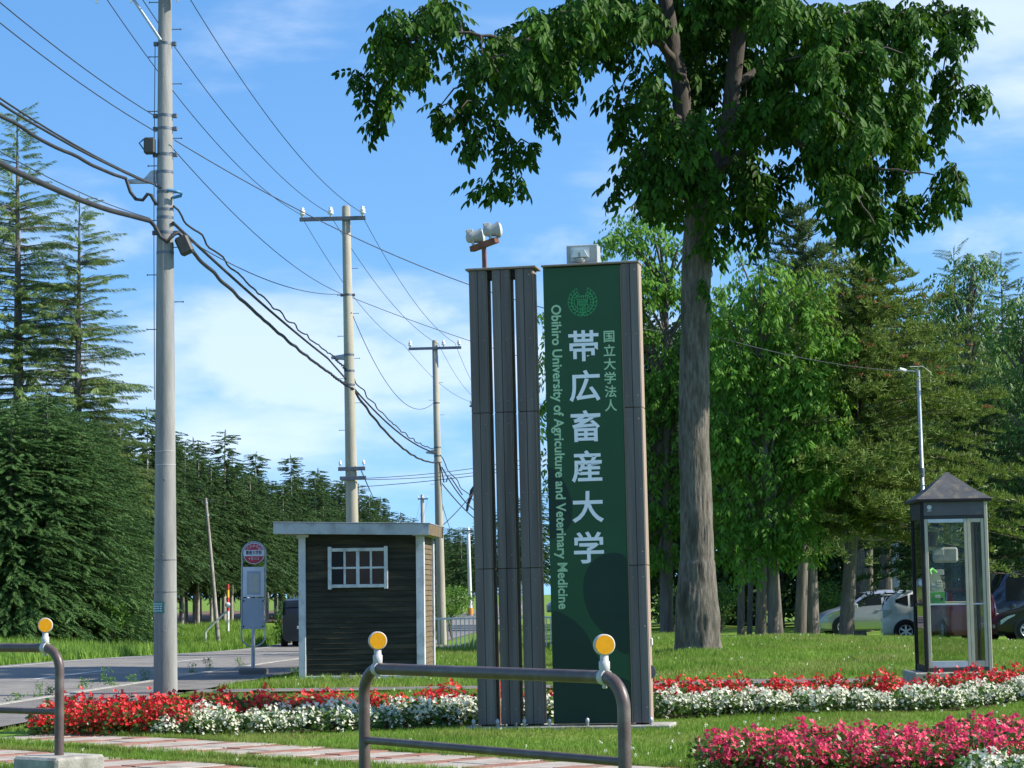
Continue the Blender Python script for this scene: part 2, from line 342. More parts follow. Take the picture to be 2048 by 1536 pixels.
# ------------------------------------------------------------------ ground, road, pavements
xs = np.concatenate([np.linspace(-600, -40, 15), np.arange(-36, 36.1, .6), np.linspace(40, 600, 15)])
ys = np.concatenate([np.arange(-12, 90, .6), np.arange(92, 200, 4), np.linspace(210, 1500, 14)])
gx, gy = np.meshgrid(xs, ys); V = np.stack([gx, gy, zg(gx, gy)], -1).reshape(-1, 3); nx = len(xs)
ii = np.arange((len(ys)-1)*(nx-1)); r_, c_ = ii//(nx-1), ii % (nx-1); a_ = r_*nx+c_
ground = link('ground', np_mesh('ground', V, np.stack([a_, a_+1, a_+nx+1, a_+nx], 1), 'lawn', True)); tag(ground, kind='structure')
def strip(name, l, r, Y0, Y1, dz, m, dy=.6, nx=6, thick=.0):
    yy = np.arange(Y0, Y1+1e-6, (Y1-Y0)/max(1, round((Y1-Y0)/dy))); t = np.linspace(0, 1, nx)
    L = np.array([l(y) for y in yy]); Rr = np.array([r(y) for y in yy])
    X = L[:, None]+(Rr-L)[:, None]*t; Yg = np.repeat(yy[:, None], nx, 1); Z = zg(X, Yg)+dz
    V = np.stack([X, Yg, Z], -1).reshape(-1, 3); ii = np.arange((len(yy)-1)*(nx-1)); q = ii//(nx-1)*nx+ii % (nx-1)
    F = np.stack([q, q+1, q+nx+1, q+nx], 1)
    return link(name, np_mesh(name, V, F, m, True))
tag(strip('road', lambda y: cx(y)-3.4, lambda y: cx(y)+2.45, -12, 420, .03, 'asphalt', 1.0), kind='structure')
tag(strip('pavement', lambda y: cx(y)+2.45, lambda y: cx(y)+4.15, 22.6, 75, .045, 'asphalt_walk', .6), kind='structure')
kerb = MB()
for y in np.arange(22.6, 74, 1.2):
    a = [(cx(q)+dx, q, float(zg(cx(q), q))+dz) for q in (y, y+1.19) for dx in (2.40, 2.52) for dz in (-.05, .055)]
    kerb.add(a, [(0, 1, 3, 2), (4, 6, 7, 5), (0, 4, 5, 1), (2, 3, 7, 6), (1, 5, 7, 3)])
tag(kerb.build('kerb', 'concrete_block'), kind='structure')
# side path of asphalt that leaves the pavement behind the flower beds
def pathY(x): return 32.3-.10*max(0, x-.5)
yy = np.linspace(-5.2, 9.5, 60)
V = []; 
for x in yy:
    for d in (0, .35, .7, 1.0): V.append((x, pathY(x)+d, float(zg(x, pathY(x)+d))+.045))
F = [(i*4+k, i*4+4+k, i*4+5+k, i*4+1+k) for i in range(59) for k in range(3)]
tag(link('side_path', np_mesh('side_path', V, F, 'asphalt_walk', True)), kind='structure')
# painted lines: dashed centre line and solid far edge line
road_line = bpy.data.objects.new('road_markings', None); COL.objects.link(road_line); tag(road_line, kind='structure')
def dash(y0, y1, off, wd=.13):
    o = strip('painted_line', lambda y: cx(y)+off-wd/2, lambda y: cx(y)+off+wd/2, y0, y1, .036, 'road_paint', 1.0, 2); o.parent = road_line
for y in np.arange(21.5, 120, 8.6): dash(y, y+4.6, 0)
dash(20, 200, -2.9, .11)

# two stepping paths of slab and brick bands, in front of the flower beds
def band_path(name, o, d, wdt, n, first):
    d = Vector(d).normalized(); c = Vector((-d.y, d.x, 0)) if d.x > 0 else Vector((d.y, -d.x, 0)); o = Vector(o)
    root = bpy.data.objects.new(name, None); COL.objects.link(root); tag(root, kind='structure')
    t = 0
    rnd = random.Random(3+first)
    for k in range(n):
        red = (k+first) % 2; ln = .22 if red else .46; pw = .30 if red else .60
        m = round(wdt/pw)
        for j in range(m):
            w0 = j*wdt/m; jj = rnd.uniform(-.012, .012)
            b = MB(); M = Matrix.Translation(o+d*t+c*w0) @ Matrix((( d.x, c.x, 0, 0), (d.y, c.y, 0, 0), (0, 0, 1, 0), (0, 0, 0, 1)))
            tilt = rnd.uniform(-.004, .006)
            b.bbox(.006, ln-.006, .005+jj, wdt/m-.006+jj, -.05, .035+tilt, .006, M); b.build('brick' if red else 'paving_slab', 'red_brick' if red else 'slab', root)
        t += ln
    return root
DP = Vector((.71, -.70, 0))
band_path('brick_path', (-5.35, 22.35, 0), DP, 1.25, 26, 0)
band_path('brick_path', (-6.6, 21.0, 0), DP, 1.25, 26, 1)

# ------------------------------------------------------------------ entrance sign: slatted pylon, green board, lamps, plinth
SO = at(956, 1456, 23.38); SO.z = 0.025; SROT = (0, -.0095, R(-10.5))
def sthing(name, label, cat):
    o = thing(name, label, cat, SO); o.rotation_euler = SROT; return o
pl = sthing('sign_plinth', 'low flush concrete slab under the slatted pylon and green sign board', 'plinth')
MB().bbox(-.14, 2.0, -.12, .46, -.13, .005, .01).build('slab', 'concrete_block', pl)
for x in (-.03, .22, .50, .76, 1.15, 1.52, 1.80):
    MB().lathe([(.016, 0), (.016, .03), (.022, .04), (.02, .07), (.006, .082)], 8, (x, -.07, .004)).build('anchor_bolt', 'galv', pl)
ZT = 4.74; JO = [0.02, 1.62, 3.24, ZT]
def column(root, x0, wd, dep, ms, sides=True):
    pw = wd/2
    for j in range(3):
        for k in range(2):
            MB().bbox(x0+k*pw+.0025, x0+(k+1)*pw-.0025, 0, .028, JO[j]+.003, JO[j+1]-.003, .003).build('plank', ms[(j+k) % len(ms)], root)
        MB().bbox(x0+.004, x0+wd-.004, dep-.028, dep, JO[j]+.003, JO[j+1]-.003, .003).build('back_plank', ms[j % 2], root)
        MB().bbox(x0+wd-.022, x0+wd+.004, .031, dep*.5-.004, JO[j]+.003, JO[j+1]-.003, .003).build('side_plank', 'plank_lit_edge', root)
        MB().bbox(x0+wd-.022, x0+wd+.004, dep*.5+.004, dep-.031, JO[j]+.003, JO[j+1]-.003, .003).build('side_plank', 'plank_lit_edge', root)
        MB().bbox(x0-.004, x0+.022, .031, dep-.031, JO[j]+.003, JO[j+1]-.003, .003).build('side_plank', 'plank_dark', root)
    MB().box(x0+.025, x0+wd-.025, .032, dep-.032, .01, ZT-.02).build('steel_core', 'plank_dark', root)
    for z in (.18, 1.0, 1.50, 1.76, 2.4, 3.12, 3.36, 4.0, ZT-.07):
        for k in range(2):
            MB().lathe([(.006, 0), (.006, .003), (.003, .005)], 6, M=Matrix.Rotation(PI/2, 3, 'X'), c=(x0+(k+.5)*pw+(.01 if k else -.01), .0005, z)).build('screw', 'bolt', root)
py_ = sthing('slatted_pylon', 'tall weathered timber pylon of three slatted columns left of the green board', 'pylon')
for k in range(3): column(py_, k*.246, .186, .27, ['plank', 'plank_b', 'plank', 'plank'])
MB().bbox(-.03, .72, -.025, .30, ZT, ZT+.022, .004).build('cap', 'capmetal', py_)
for k in range(2): MB().box(.186+k*.246, .246+k*.246, .06, .2, ZT-.09, ZT-.001).build('spacer', 'plank_dark', py_)
bd = sthing('sign_board', 'tall green university name board with white characters and a timber edge column', 'sign')
MB().bbox(.79, 1.595, .012, .06, .02, ZT-.01, .004).build('panel', 'board_green', bd)
MB().box(.80, 1.59, .061, .25, .02, ZT-.02).build('panel_back', 'plank_dark', bd)
MB().box(1.596, 1.609, .02, .2, .02, ZT-.012).build('edge_strip', 'plank_lit_edge', bd)
column(bd, 1.61, .178, .27, ['plank', 'plank_b'])
MB().bbox(.775, 1.80, -.02, .30, ZT, ZT+.020, .004).build('cap', 'capmetal', bd)
# print on the board
def blob(pts, n=8):
    out = []; m = len(pts)
    for i in range(m):
        p0, p1, p2, p3 = [Vector(pts[(i+k-1) % m]) for k in range(4)]
        for j in range(n):
            t = j/n; out.append(.5*((2*p1)+(p2-p0)*t+(2*p0-5*p1+4*p2-p3)*t*t+(3*p1-p0-3*p2+p3)*t**3))
    return [(v.x, v.y) for v in out]
def clampx(pp): return [(min(max(x, .796), 1.589), z) for x, z in pp]
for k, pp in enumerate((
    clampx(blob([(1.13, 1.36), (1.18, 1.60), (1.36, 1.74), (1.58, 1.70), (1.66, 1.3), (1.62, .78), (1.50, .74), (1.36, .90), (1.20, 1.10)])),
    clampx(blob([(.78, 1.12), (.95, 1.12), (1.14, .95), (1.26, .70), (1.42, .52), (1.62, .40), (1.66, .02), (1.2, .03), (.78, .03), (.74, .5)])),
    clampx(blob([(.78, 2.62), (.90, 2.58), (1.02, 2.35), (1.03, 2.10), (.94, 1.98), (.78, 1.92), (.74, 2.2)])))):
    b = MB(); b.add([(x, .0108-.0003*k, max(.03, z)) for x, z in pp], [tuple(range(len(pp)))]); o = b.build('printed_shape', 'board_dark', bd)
KX = 1.20
stack_text('lettering', '帯広畜産大学', [KX]*6, [3.90-.417*i for i in range(6)], .338, 'text_white', bd, .0085, .018)['label'] = 'white characters for the university name'
stack_text('lettering', '国立大学法人', [1.468]*6, [3.985-.143*i for i in range(6)], .130, 'text_pale', bd, .0085, .016)
text_mesh('lettering', 'Obihiro University of Agriculture and Veterinary Medicine', .142, 'text_pale', bd, (.915, .0085, 2.765), (PI/2, PI/2, 0), .022, fit=3.15)
# emblem: two leafy laurel sprays around a seal character
em = MB(); EX, EZ, ER = 1.20, 4.36, .168
def line2(pts, wdt=.0052):
    for (x0, z0), (x1, z1) in zip(pts, pts[1:]):
        d = Vector((x1-x0, z1-z0)); 
        if d.length < 1e-6: continue
        n = Vector((-d.y, d.x)).normalized()*wdt/2
        em.add([(EX+x0+n.x, .0085, EZ+z0+n.y), (EX+x1+n.x, .0085, EZ+z1+n.y), (EX+x1-n.x, .0085, EZ+z1-n.y), (EX+x0-n.x, .0085, EZ+z0-n.y)], [(0, 1, 2, 3)])
for s in (-1, 1):
    for k in range(9):
        a = R(-95+k*17.5); 
        for rad_, out in ((.118, .036), (.118, -.032)):
            bx_, bz = rad_*math.cos(a), rad_*math.sin(a); a2 = a+R(24); r2 = rad_+out
            tx, tz = r2*math.cos(a2), r2*math.sin(a2); mx_, mz = (bx_+tx)/2, (bz+tz)/2; nx_, nz = -(tz-bz)*.30, (tx-bx_)*.30
            line2([(s*bx_, bz), (s*(mx_+nx_), mz+nz), (s*tx, tz), (s*(mx_-nx_), mz-nz), (s*bx_, bz)], .0038)
    line2([(s*.118*math.cos(R(q)), .118*math.sin(R(q))) for q in range(-95, 62, 8)], .004)
    line2([(0, -.125), (s*.03, -.15)], .006)
q = .056
line2([(-q, .06), (q, .06), (q, .02), (-q, .02), (-q, .06)]); line2([(-q, -.03), (q, -.03), (q, -.07)]); line2([(-q, -.07), (-q, -.03)])
for x in (-.035, -.012, .012, .035): line2([(x, .06), (x, .035)])
for z in (.008, -.004, -.016): line2([(-q, z), (-.018, z)]); line2([(.018, z), (q, z)])
line2([(-.012, .01), (.012, -.02)]); line2([(.012, .01), (-.012, -.02)])
line2([(-.035, -.045), (.035, -.045), (.0, -.06), (.0, -.095), (-.015, -.088)]); line2([(-.04, -.07), (.04, -.07)])
em.build('emblem', 'emblem_green', bd)
# hook plate and knob on the far side of the timber edge
MB().prism([(1.79, .60), (1.82, .585), (1.838, .545), (1.838, .51), (1.82, .475), (1.79, .46)], .14, .16).build('half_round_plate', 'galv_dark', bd)
MB().bbox(1.79, 1.815, .13, .17, .80, .875, .006).build('grip', 'lamp_white', bd)
fl = sthing('box_floodlight', 'square grey floodlight on top of the green sign board', 'floodlight')
z0 = ZT+.021
MB().bbox(1.03, 1.36, .10, .30, z0+.006, z0+.21, .008).build('housing', 'lamp_grey', fl)
MB().prism([(1.075, z0+.04), (1.275, z0+.04), (1.275, z0+.185), (1.075, z0+.185)], .094, .099).build('lens', 'lamp_glass', fl)
MB().prism([(1.09, z0+.07), (1.265, z0+.075), (1.225, z0+.15), (1.115, z0+.15)], .04, .093).build('visor', 'lamp_white', fl)
MB().bbox(1.165, 1.195, .030, .042, z0+.075, z0+.125, .002).build('latch', 'lamp_grey', fl)
MB().lathe([(.03, 0), (.05, .02), (.05, .05)], 12, (1.18, .07, z0+.012)).build('lower_knob', 'lamp_grey', fl)
MB().bbox(1.08, 1.28, .12, .26, z0-.001, z0+.008, .002).build('foot', 'capmetal', fl)
tw = sthing('twin_floodlight', 'two small floodlights on a rusty post rising behind the slatted pylon', 'floodlight')
MB().bbox(.135, .179, .30, .346, -.05, 5.06, .004).build('post', 'rust', tw).rotation_euler = (0, -.0095, 0)
M = Matrix.Translation((.110, .32, 5.06)) @ Matrix.Rotation(R(-9), 4, 'Y') @ Matrix.Rotation(R(-35), 4, 'Z')
MB().bbox(-.19, .20, -.035, .035, -.03, .03, .004, M).build('crossarm', 'rust', tw)
for q in (-.13, .14):
    p = M @ Vector((q, 0, .03)); Mh = Matrix.Translation(p) @ Matrix.Rotation(R(18), 4, 'Z') @ Matrix.Rotation(R(-8), 4, 'Y')
    b = MB(); b.lathe([(.030, -.085), (.052, -.07), (.060, -.02), (.066, .03), (.085, .07), (.090, .085)], 14, M=(Matrix.Rotation(PI/2, 3, 'Y')), c=(0, 0, .085))
    for i in range(len(b.v)): b.v[i] = tuple(Mh @ Vector(b.v[i]))
    h = b.build('lamp_head', 'lamp_grey', tw)
    b = MB(); b.lathe([(.084, 0), (.06, .025), (.01, .035)], 14, M=(Matrix.Rotation(PI/2, 3, 'Y')), c=(.086, 0, .085))
    for i in range(len(b.v)): b.v[i] = tuple(Mh @ Vector(b.v[i]))
    b.build('lamp_lens', 'lamp_glass', h)
    MB().bbox(-.03, -.01, -.05, .05, -.005, .055, .003, Mh).build('bracket', 'lamp_grey', h); MB().bbox(-.075, .0, -.02, .02, .135, .175, .006, Mh).build('rear_cap', 'lamp_grey', h)

# ------------------------------------------------------------------ barrier rails with amber reflectors
def rail(label, A, B, h, foot):
    """A left post, B right post (ground points)"""
    A = Vector(A); B = Vector(B); L = (B-A).length; d = (B-A).normalized(); rt = thing('barrier_rail', label, 'barrier', A, math.atan2(d.y, d.x), 'brown barrier rails in front of the beds')
    r = .0362; rc = .17; pts = [(0, 0, -.05), (0, 0, h-rc)]
    for k in range(1, 9): a = k*PI/16; pts.append((rc-rc*math.cos(a), 0, h-rc+rc*math.sin(a)))
    for k in range(0, 9): a = k*PI/16; pts.append((L-rc+rc*math.sin(a), 0, h-rc+rc*math.cos(a)))
    pts.append((L, 0, -.05)); MB().tube(pts, r, 18).build('hoop', 'rail_brown', rt)
    MB().tube([(0, 0, h*.52), (L, 0, h*.52)], .0245, 14).build('lower_bar', 'rail_brown', rt)
    for x in (.165, L-.165):
        rf = MB(); rf.tube([(x-.022, 0, h), (x+.022, 0, h)], r+.006, 18); c = rf.build('clamp', 'clamp_grey', rt)
        MB().bbox(x-.010, x+.010, -.012, .012, h-.062, h-.036, .004).build('clamp_screw', 'clamp_grey', c)
        st = MB(); st.lathe([(.026, h+.034), (.030, h+.045), (.030, h+.085), (.024, h+.087), (.022, h+.13)], 14, (x, 0, 0)); st.build('stem', 'clamp_grey', c)
        # disc faces the carriageway, roughly towards the camera
        face = -Vector((d.x*0+d.y*0, 0, 0)); ang = math.atan2(d.y, d.x)
        Md = Matrix.Rotation(-ang+R(10), 3, 'Z') @ Matrix.Rotation(PI/2, 3, 'X')
        hs_ = MB(); hs_.lathe([(.050, -.024), (.058, -.018), (.058, .020), (.053, .022)], 28, (x, 0, h+.175), M=Md); hs_.build('reflector_housing', 'clamp_grey', c)
        ln = MB(); ln.lathe([(.0515, .0195), (.0515, .027)], 28, (x, 0, h+.175), M=Md); ln.build('reflector_lens', 'reflector', c)
    if foot:
        for x in (0, L):
            b = MB(); b.bbox(x-.25, x+.25, -.25, .25, -.12, .20, .02); o = b.build('foot_block', 'concrete_block', rt)
    return rt
pa = at(1253, 1702, 12.2); pb = at(730, 1640, 14.35)
rail('brown pipe barrier with two amber reflectors in front of the green sign board', (pb.x, pb.y, 0), (pa.x, pa.y, 0), .935, False)
pc = at(118, 1545, 17.5); dv = (Vector((pb.x, pb.y, 0))-Vector((pa.x, pa.y, 0))).normalized(); dv = Vector((-.80, .60, 0))
rail('brown pipe barrier on a concrete foot block beside the stepping path', Vector((pc.x, pc.y, 0))+dv*2.6, (pc.x, pc.y, 0), 1.02, True)

# ------------------------------------------------------------------ utility poles
def zat(px, py, Y): return at(px, py, Y).z
def pole(label, X, Y, H, lean, steps, arms, mat_='concrete', r0=.172, r1=.095, name='utility_pole', top_cap=True):
    rt = thing(name, label, 'utility pole', G(X, Y), 0, 'concrete utility poles along the road'); rt.rotation_euler = lean
    MB().tube([(0, 0, -.3), (0, 0, H*.5), (0, 0, H), (0, 0, H+.03)], [r0*1.01, (r0+r1)/2, r1, r1*.75], 28).build('shaft', mat_, rt)
    rr_ = lambda z: r0+(r1-r0)*z/H
    for i, z in enumerate(steps):
        s = 1 if i % 2 else -1; q = rr_(z)
        b = MB(); b.tube([(s*(q-.02), 0, z), (s*(q+.13), 0, z)], .0075, 6); b.tube([(s*(q+.125), 0, z), (s*(q+.138), 0, z)], .014, 8); b.build('step_bolt', 'galv_dark', rt)
    return rt, rr_
def band(rt, rr_, z, h=.05, lugs=True, m='galv_dark'):
    q = rr_(z)+.004; b = MB(); b.tube([(0, 0, z-h/2), (0, 0, z+h/2)], q, 24); o = b.build('band', m, rt)
    if lugs:
        for s in (-1, 1): MB().bbox(s*q-.03+s*.03, s*q+.03+s*.03, -.03, .03, z-.03, z+.03, .004).build('band_lug', 'galv_dark', o)
    return o
def insulator(parent, x, y, z, s=1.0):
    b = MB(); b.lathe([(.02*s, -.10*s), (.02*s, 0), (.055*s, .01*s), (.06*s, .03*s), (.035*s, .045*s), (.05*s, .06*s), (.052*s, .085*s), (.03*s, .10*s), (.035*s, .13*s), (.02*s, .145*s)], 12, (x, y, z)); return b.build('insulator', 'porcelain', parent)
def crossarm(rt, z, x0, x1, ins, y=-.11, s=1.0, ang=0):
    M = Matrix.Rotation(ang, 4, 'Z')
    o = MB().bbox(x0, x1, y-.045, y+.045, z-.045, z+.045, .006, M).build('crossarm', 'galv_dark', rt)
    for x in ins: p = M @ Vector((x, y, z+.10)); insulator(o, p.x, p.y, p.z, s)
    return o
P1 = at(331, 1388, 32.3); X1, Y1 = P1.x, 32.3
k1 = lambda py: zat(330, py, 32.3)
p1, r1_ = pole('tall grey concrete utility pole with a small green plate, beside the flower beds', X1, Y1, 10.3, (0, -.0015, 0), [k1(y) for y in (1040+i*-54.5 for i in range(7, 20))], None)
for y in (88, 232, 258, 310, 345, 385, 420, 436, 466, 506): band(p1, r1_, k1(y), .04, y in (88, 232, 258, 310, 466))
for y in (1120, 1184, 903, 930): band(p1, r1_, k1(y), .008, False, 'galv_dark' if y > 1000 else 'clamp_grey')
for z, a in ((k1(960), -40), (k1(1262), -60), (k1(1110), -80)): 
    q = r1_(z); MB().lathe([(.013, -.01), (.013, .006), (.008, .012)], 8, (q*math.sin(R(a+80))*.3-.02, -q, z), M=Matrix.Rotation(PI/2, 3, 'X')).build('inset_bolt', 'galv_dark', p1)
# crossarm above the frame: brace and the insulators that reach into view
ca = crossarm(p1, k1(-18), -1.08, .42, (-.98, -.48, .20), s=1.1)
for x in (-.98, -.48, .20): insulator(ca, x, -.11, k1(-4), .9).rotation_euler = (0, 0, 0)
MB().tube([(-.50, -.10, k1(-10)), (-.04, -.14, k1(85))], .022, 8).build('brace', 'galv', p1)
# grey cable arm on the road side, splice boxes, plate, downlead
b = MB(); b.prism([(-.55, k1(366)), (-.12, k1(366)), (-.12, k1(340)), (-.20, k1(342)), (-.30, k1(357)), (-.55, k1(359))], -.04, .04); b.build('cable_arm', 'galv', p1)
MB().bbox(-.29, -.13, -.16, -.02, k1(310), k1(278), .02).build('switch_box', 'dark_box', p1)
MB().tube([(-.15, -.1, k1(278)), (-.30, -.1, k1(281)), (-.36, -.1, k1(288)), (-.30, -.1, k1(300)), (-.16, -.1, k1(299))], .013, 8).build('jumper_loop', 'blue_cable', p1)
b = MB(); b.bbox(-.10, .10, -.08, .08, -.14, .14, .03, Matrix.Translation((.29, -.08, k1(493))) @ Matrix.Rotation(R(-24), 4, 'Y')); b.build('splice_box', 'dark_box', p1)
MB().tube([(.05, -.17, k1(384)), (.17, -.15, k1(386)), (.26, -.1, k1(389)), (.24, -.08, k1(394)), (.12, -.06, k1(397))], .024, 8).build('blue_sleeve', 'blue_cable', p1)
MB().tube([(-.135, -.06, k1(90)), (-.15, -.06, k1(300)), (-.155, -.05, k1(480)), (-.15, -.04, k1(800))], .006, 5).build('down_lead', 'cable', p1)
pg = MB(); 
for k in range(9):
    a0, a1 = R(-100+k*8), R(-92+k*8); q = r1_(k1(1215))+.006; z0_, z1_ = k1(1226), k1(1203)
    pg.add([(q*math.cos(a0), q*math.sin(a0), z0_), (q*math.cos(a1), q*math.sin(a1), z0_), (q*math.cos(a1), q*math.sin(a1), z1_), (q*math.cos(a0), q*math.sin(a0), z1_)], [(0, 1, 2, 3)], True)
pg = MB()
for k in range(9):
    a0, a1 = R(-176+k*10), R(-166+k*10); q = r1_(k1(1215))+.006; z0_, z1_ = k1(1226), k1(1203)
    pg.add([(q*math.cos(a0), q*math.sin(a0), z0_), (q*math.cos(a1), q*math.sin(a1), z0_), (q*math.cos(a1), q*math.sin(a1), z1_), (q*math.cos(a0), q*math.sin(a0), z1_)], [(0, 1, 2, 3)], True)
po = pg.build('name_plate', 'green_plate', p1)
for y, h_, n in ((1207.5, 3.0, 7), (1214.5, 6.5, 5), (1221.5, 3.0, 6)):
    tb = MB()
    for i in range(n):
        a0, a1 = R(-165+i*70/n), R(-165+(i+.68)*70/n); q = r1_(k1(1215))+.009
        for zz0, zz1 in ((y-h_/2, y-h_/6), (y+h_/6, y+h_/2)):
            tb.add([(q*math.cos(a0), q*math.sin(a0), k1(zz1)), (q*math.cos(a1), q*math.sin(a1), k1(zz1)), (q*math.cos(a1), q*math.sin(a1), k1(zz0)), (q*math.cos(a0), q*math.sin(a0), k1(zz0))], [(0, 1, 2, 3)])
    tag(tb.build('lettering', 'plate_text', po), kind='stuff')
def far_pole(label, px, pyb, Y, H, arm, steps, extra=None, lean=-.013):
    q = at(px, pyb, Y); p, rr_ = pole(label, q.x, Y, H, (0, lean, 0), steps, None, 'concrete_old', .165, .098); 
    if arm: crossarm(p, arm[0], arm[1], arm[2], arm[3], s=arm[4])
    return p, rr_
Y2, Y3 = 53.0, 78.0
k2 = lambda py: zat(700, py, Y2)-float(zg(-3.7, Y2)); k3 = lambda py: zat(875, py, Y3)-float(zg(-2.6, Y3))
P2 = at(710, 1330, Y2); P3 = at(884, 1290, Y3)
p2, r2_ = far_pole('tan concrete pole with a three insulator crossarm, rising behind the wooden bus shelter', 710, 1330, Y2, k2(414), (k2(438), -1.10, .47, (-1.03, -.36, .40), 1.25), [k2(y) for y in (590, 537, 672, 627, 717+40, 717, 860, 806)])
for y in (590, 710, 742, 770): band(p2, r2_, k2(y), .05, y == 590)
MB().prism([(-.42, k2(717)), (-.1, k2(720)), (-.1, k2(708)), (-.42, k2(712))], -.05, .05).build('cable_arm', 'galv', p2)
crossarm(p2, k2(938), -.30, .34, (-.25, .30), s=.7); crossarm(p2, k2(957), -.26, .36, (), y=-.16)
p3, r3_ = far_pole('slender concrete pole with a crossarm beyond the bus shelter, its foot behind the white fence', 884, 1290, Y3, k3(682), (k3(697), -.92, .92, (-.86, .30, .84), 1.25), [k3(y) for y in (800, 765, 905, 830, 968, 940)])
for y in (806, 895, 912, 925): band(p3, r3_, k3(y), .05, False)
MB().prism([(-.40, k3(906)), (-.1, k3(909)), (-.1, k3(899)), (-.40, k3(903))], -.05, .05).build('cable_arm', 'galv', p3)
Y4, Y5 = 150., 175.
q4 = at(848, 1230, Y4); k4 = lambda py: zat(848, py, Y4)-float(zg(q4.x, Y4))
p4, r4_ = pole('small distant pole with a crossarm, showing over the shelter roof', q4.x, Y4, k4(990), (0, -.004, 0), [], None, 'concrete_old', .16, .12)
crossarm(p4, k4(998), -.30, .36, (-.28, .0, .34), s=.7)
q5 = at(941, 1235, Y5); k5 = lambda py: zat(938, py, Y5)-float(zg(q5.x, Y5))
p5, r5_ = pole('thin distant white pole with an orange foot sleeve, behind the white fence', q5.x, Y5, k5(1056), (0, -.014, 0), [], None, 'lamp_white', .17, .12)
crossarm(p5, k5(1061), -.28, .36, (), s=1.6)
MB().tube([(0, 0, 0.1), (0, 0, k5(1216))], .22, 16).build('foot_sleeve', 'plastic_orange', p5)
# leaning timber pole across the road
LP = at(438, 1284, 78); lp = thing('leaning_pole', 'old leaning timber pole on the grass verge across the road', 'pole', G(LP.x, 78)); lp.location.z = LP.z-.02
t_ = at(411, 996, 78)-lp.location
MB().tube([(0, 0, -.3), t_*.5, t_], [.078, .065, .052], 12).build('shaft', 'bark_pale', lp)
MB().tube([t_*.985+Vector((-.26, 0, 0)), t_*.985+Vector((.30, 0, 0))], .012, 6).build('wire_bar', 'galv_dark', lp)
for f in (.88, .965): MB().tube([t_*(f-.006), t_*(f+.006)], .068, 12).build('band', 'galv', lp)
# red and yellow snow pole with bent pipe
SP = at(456, 1262, 74); sp = thing('snow_pole', 'red and yellow snow marker post with a slanting white pipe, beside the leaning pole', 'marker post', (SP.x, 74, SP.z))
zz = lambda py: zat(456, py, 74)-SP.z
for a, b_, m in ((1262, 1222, 'lamp_white'), (1222, 1208, 'snow_red'), (1208, 1195, 'snow_red'), (1195, 1180, 'snow_yellow'), (1180, 1168, 'snow_red')):
    MB().tube([(0, 0, zz(a)), (0, 0, zz(b_)-.002)], .045, 10).build('post_section', m, sp)
MB().lathe([(.01, -.02), (.09, -.02), (.09, .02), (.01, .02)], 16, (0, -.06, zz(1210)), M=Matrix.Rotation(PI/2, 3, 'X')).build('disc', 'lamp_white', sp)
c_ = lambda px, py: at(px, py, 74)-Vector((SP.x, 74, SP.z))
MB().tube([c_(411, 1287), c_(411, 1265), c_(416, 1258), c_(440, 1235), c_(456, 1221)], .032, 8).build('bent_pipe', 'lamp_white', sp)

# ------------------------------------------------------------------ wires
def wire(label, pts, r, m='cable', cat='wire', sag=None, n=26, wob=0, name='power_line', grp='overhead lines between the poles'):
    """pts: world attachment points; hangs between each pair"""
    out = []; rnd = random.Random(len(label))
    for i, (a, b) in enumerate(zip(pts, pts[1:])):
        a = Vector(a); b = Vector(b); s_ = sag[i] if hasattr(sag, '__len__') else sag
        for k in range(n+(i == len(pts)-2)):
            t = k/n; p = a.lerp(b, t); p.z -= 4*s_*t*(1-t)
            if wob: p += Vector((math.sin(k*1.0+.3)*wob, 0, (math.cos(k*.83)+.4*math.sin(k*1.7))*wob))
            out.append(p)
    o = MB().tube(out, r, 6).build(name, m); tag(o, label, cat, grp); return o
A1 = lambda dx, py, dy=-.1: Vector((X1+dx, Y1+dy, k1(py)))
A2 = lambda px, py: at(px, py, Y2-.1)
A3 = lambda px, py: at(px, py, Y3-.1)
hv1 = [A1(-.98, -26), A1(-.48, -30), A1(.20, -36)]
hv2 = [A2(600, 428), A2(658, 426), A2(720, 423)]; hv3 = [A3(808, 690), A3(877, 688), A3(910, 686)]
Y0 = 9.2; X0 = X1-1.5
for i, nm in enumerate(('outer road side', 'middle', 'sign side')):
    far = at((952, 968, 980)[i], 806, 102.9)
    wire('thin conductor on the %s insulators of the crossarms' % nm, [Vector((X0+hv1[i].x-X1, Y0, hv1[i].z+.3)), hv1[i], hv2[i], hv3[i], far], .0075, sag=[.35, .45, .45, .4])
wire('upper of two fine wires running from the plated pole towards the street', [Vector((X0, Y0, k1(236)+.10)), A1(-.13, 236)], .007, sag=.48)
wire('lower of two fine wires running from the plated pole towards the street', [Vector((X0, Y0, k1(266)+.08)), A1(-.13, 266)], .007, sag=.48)
wire('paired service cable looped in under the grey cable arm', [Vector((X0-.2, Y0, k1(378)+.35)), A1(-.15, 372), A1(.05, 385)], .016, sag=[.62, .0], wob=.008)
wire('second strand of the paired service cable by the grey cable arm', [Vector((X0-.23, Y0, k1(378)+.40)), A1(-.17, 370)], .012, sag=.58)
wire('twisted messenger cable ending at the grey cable arm', [Vector((X0-.55, Y0, k1(362)+.15)), A1(-.56, 360)], .024, sag=.55, wob=.010, n=60)
MBl = MB(); MBl.tube([A1(-.56, 360), A1(-.50, 385), A1(-.42, 400), A1(-.32, 402), A1(-.25, 390), A1(-.20, 392), A1(-.12, 412)], .026, 8)
tag(MBl.build('cable_loop', 'cable'), 'drooping cable loop below the grey cable arm', 'cable')
wire('thick lashed telephone cable running to the black splice box', [Vector((X0-.2, Y0, k1(455)+.25)), A1(-.22, 443)], .036, sag=.72, n=40, wob=.004)
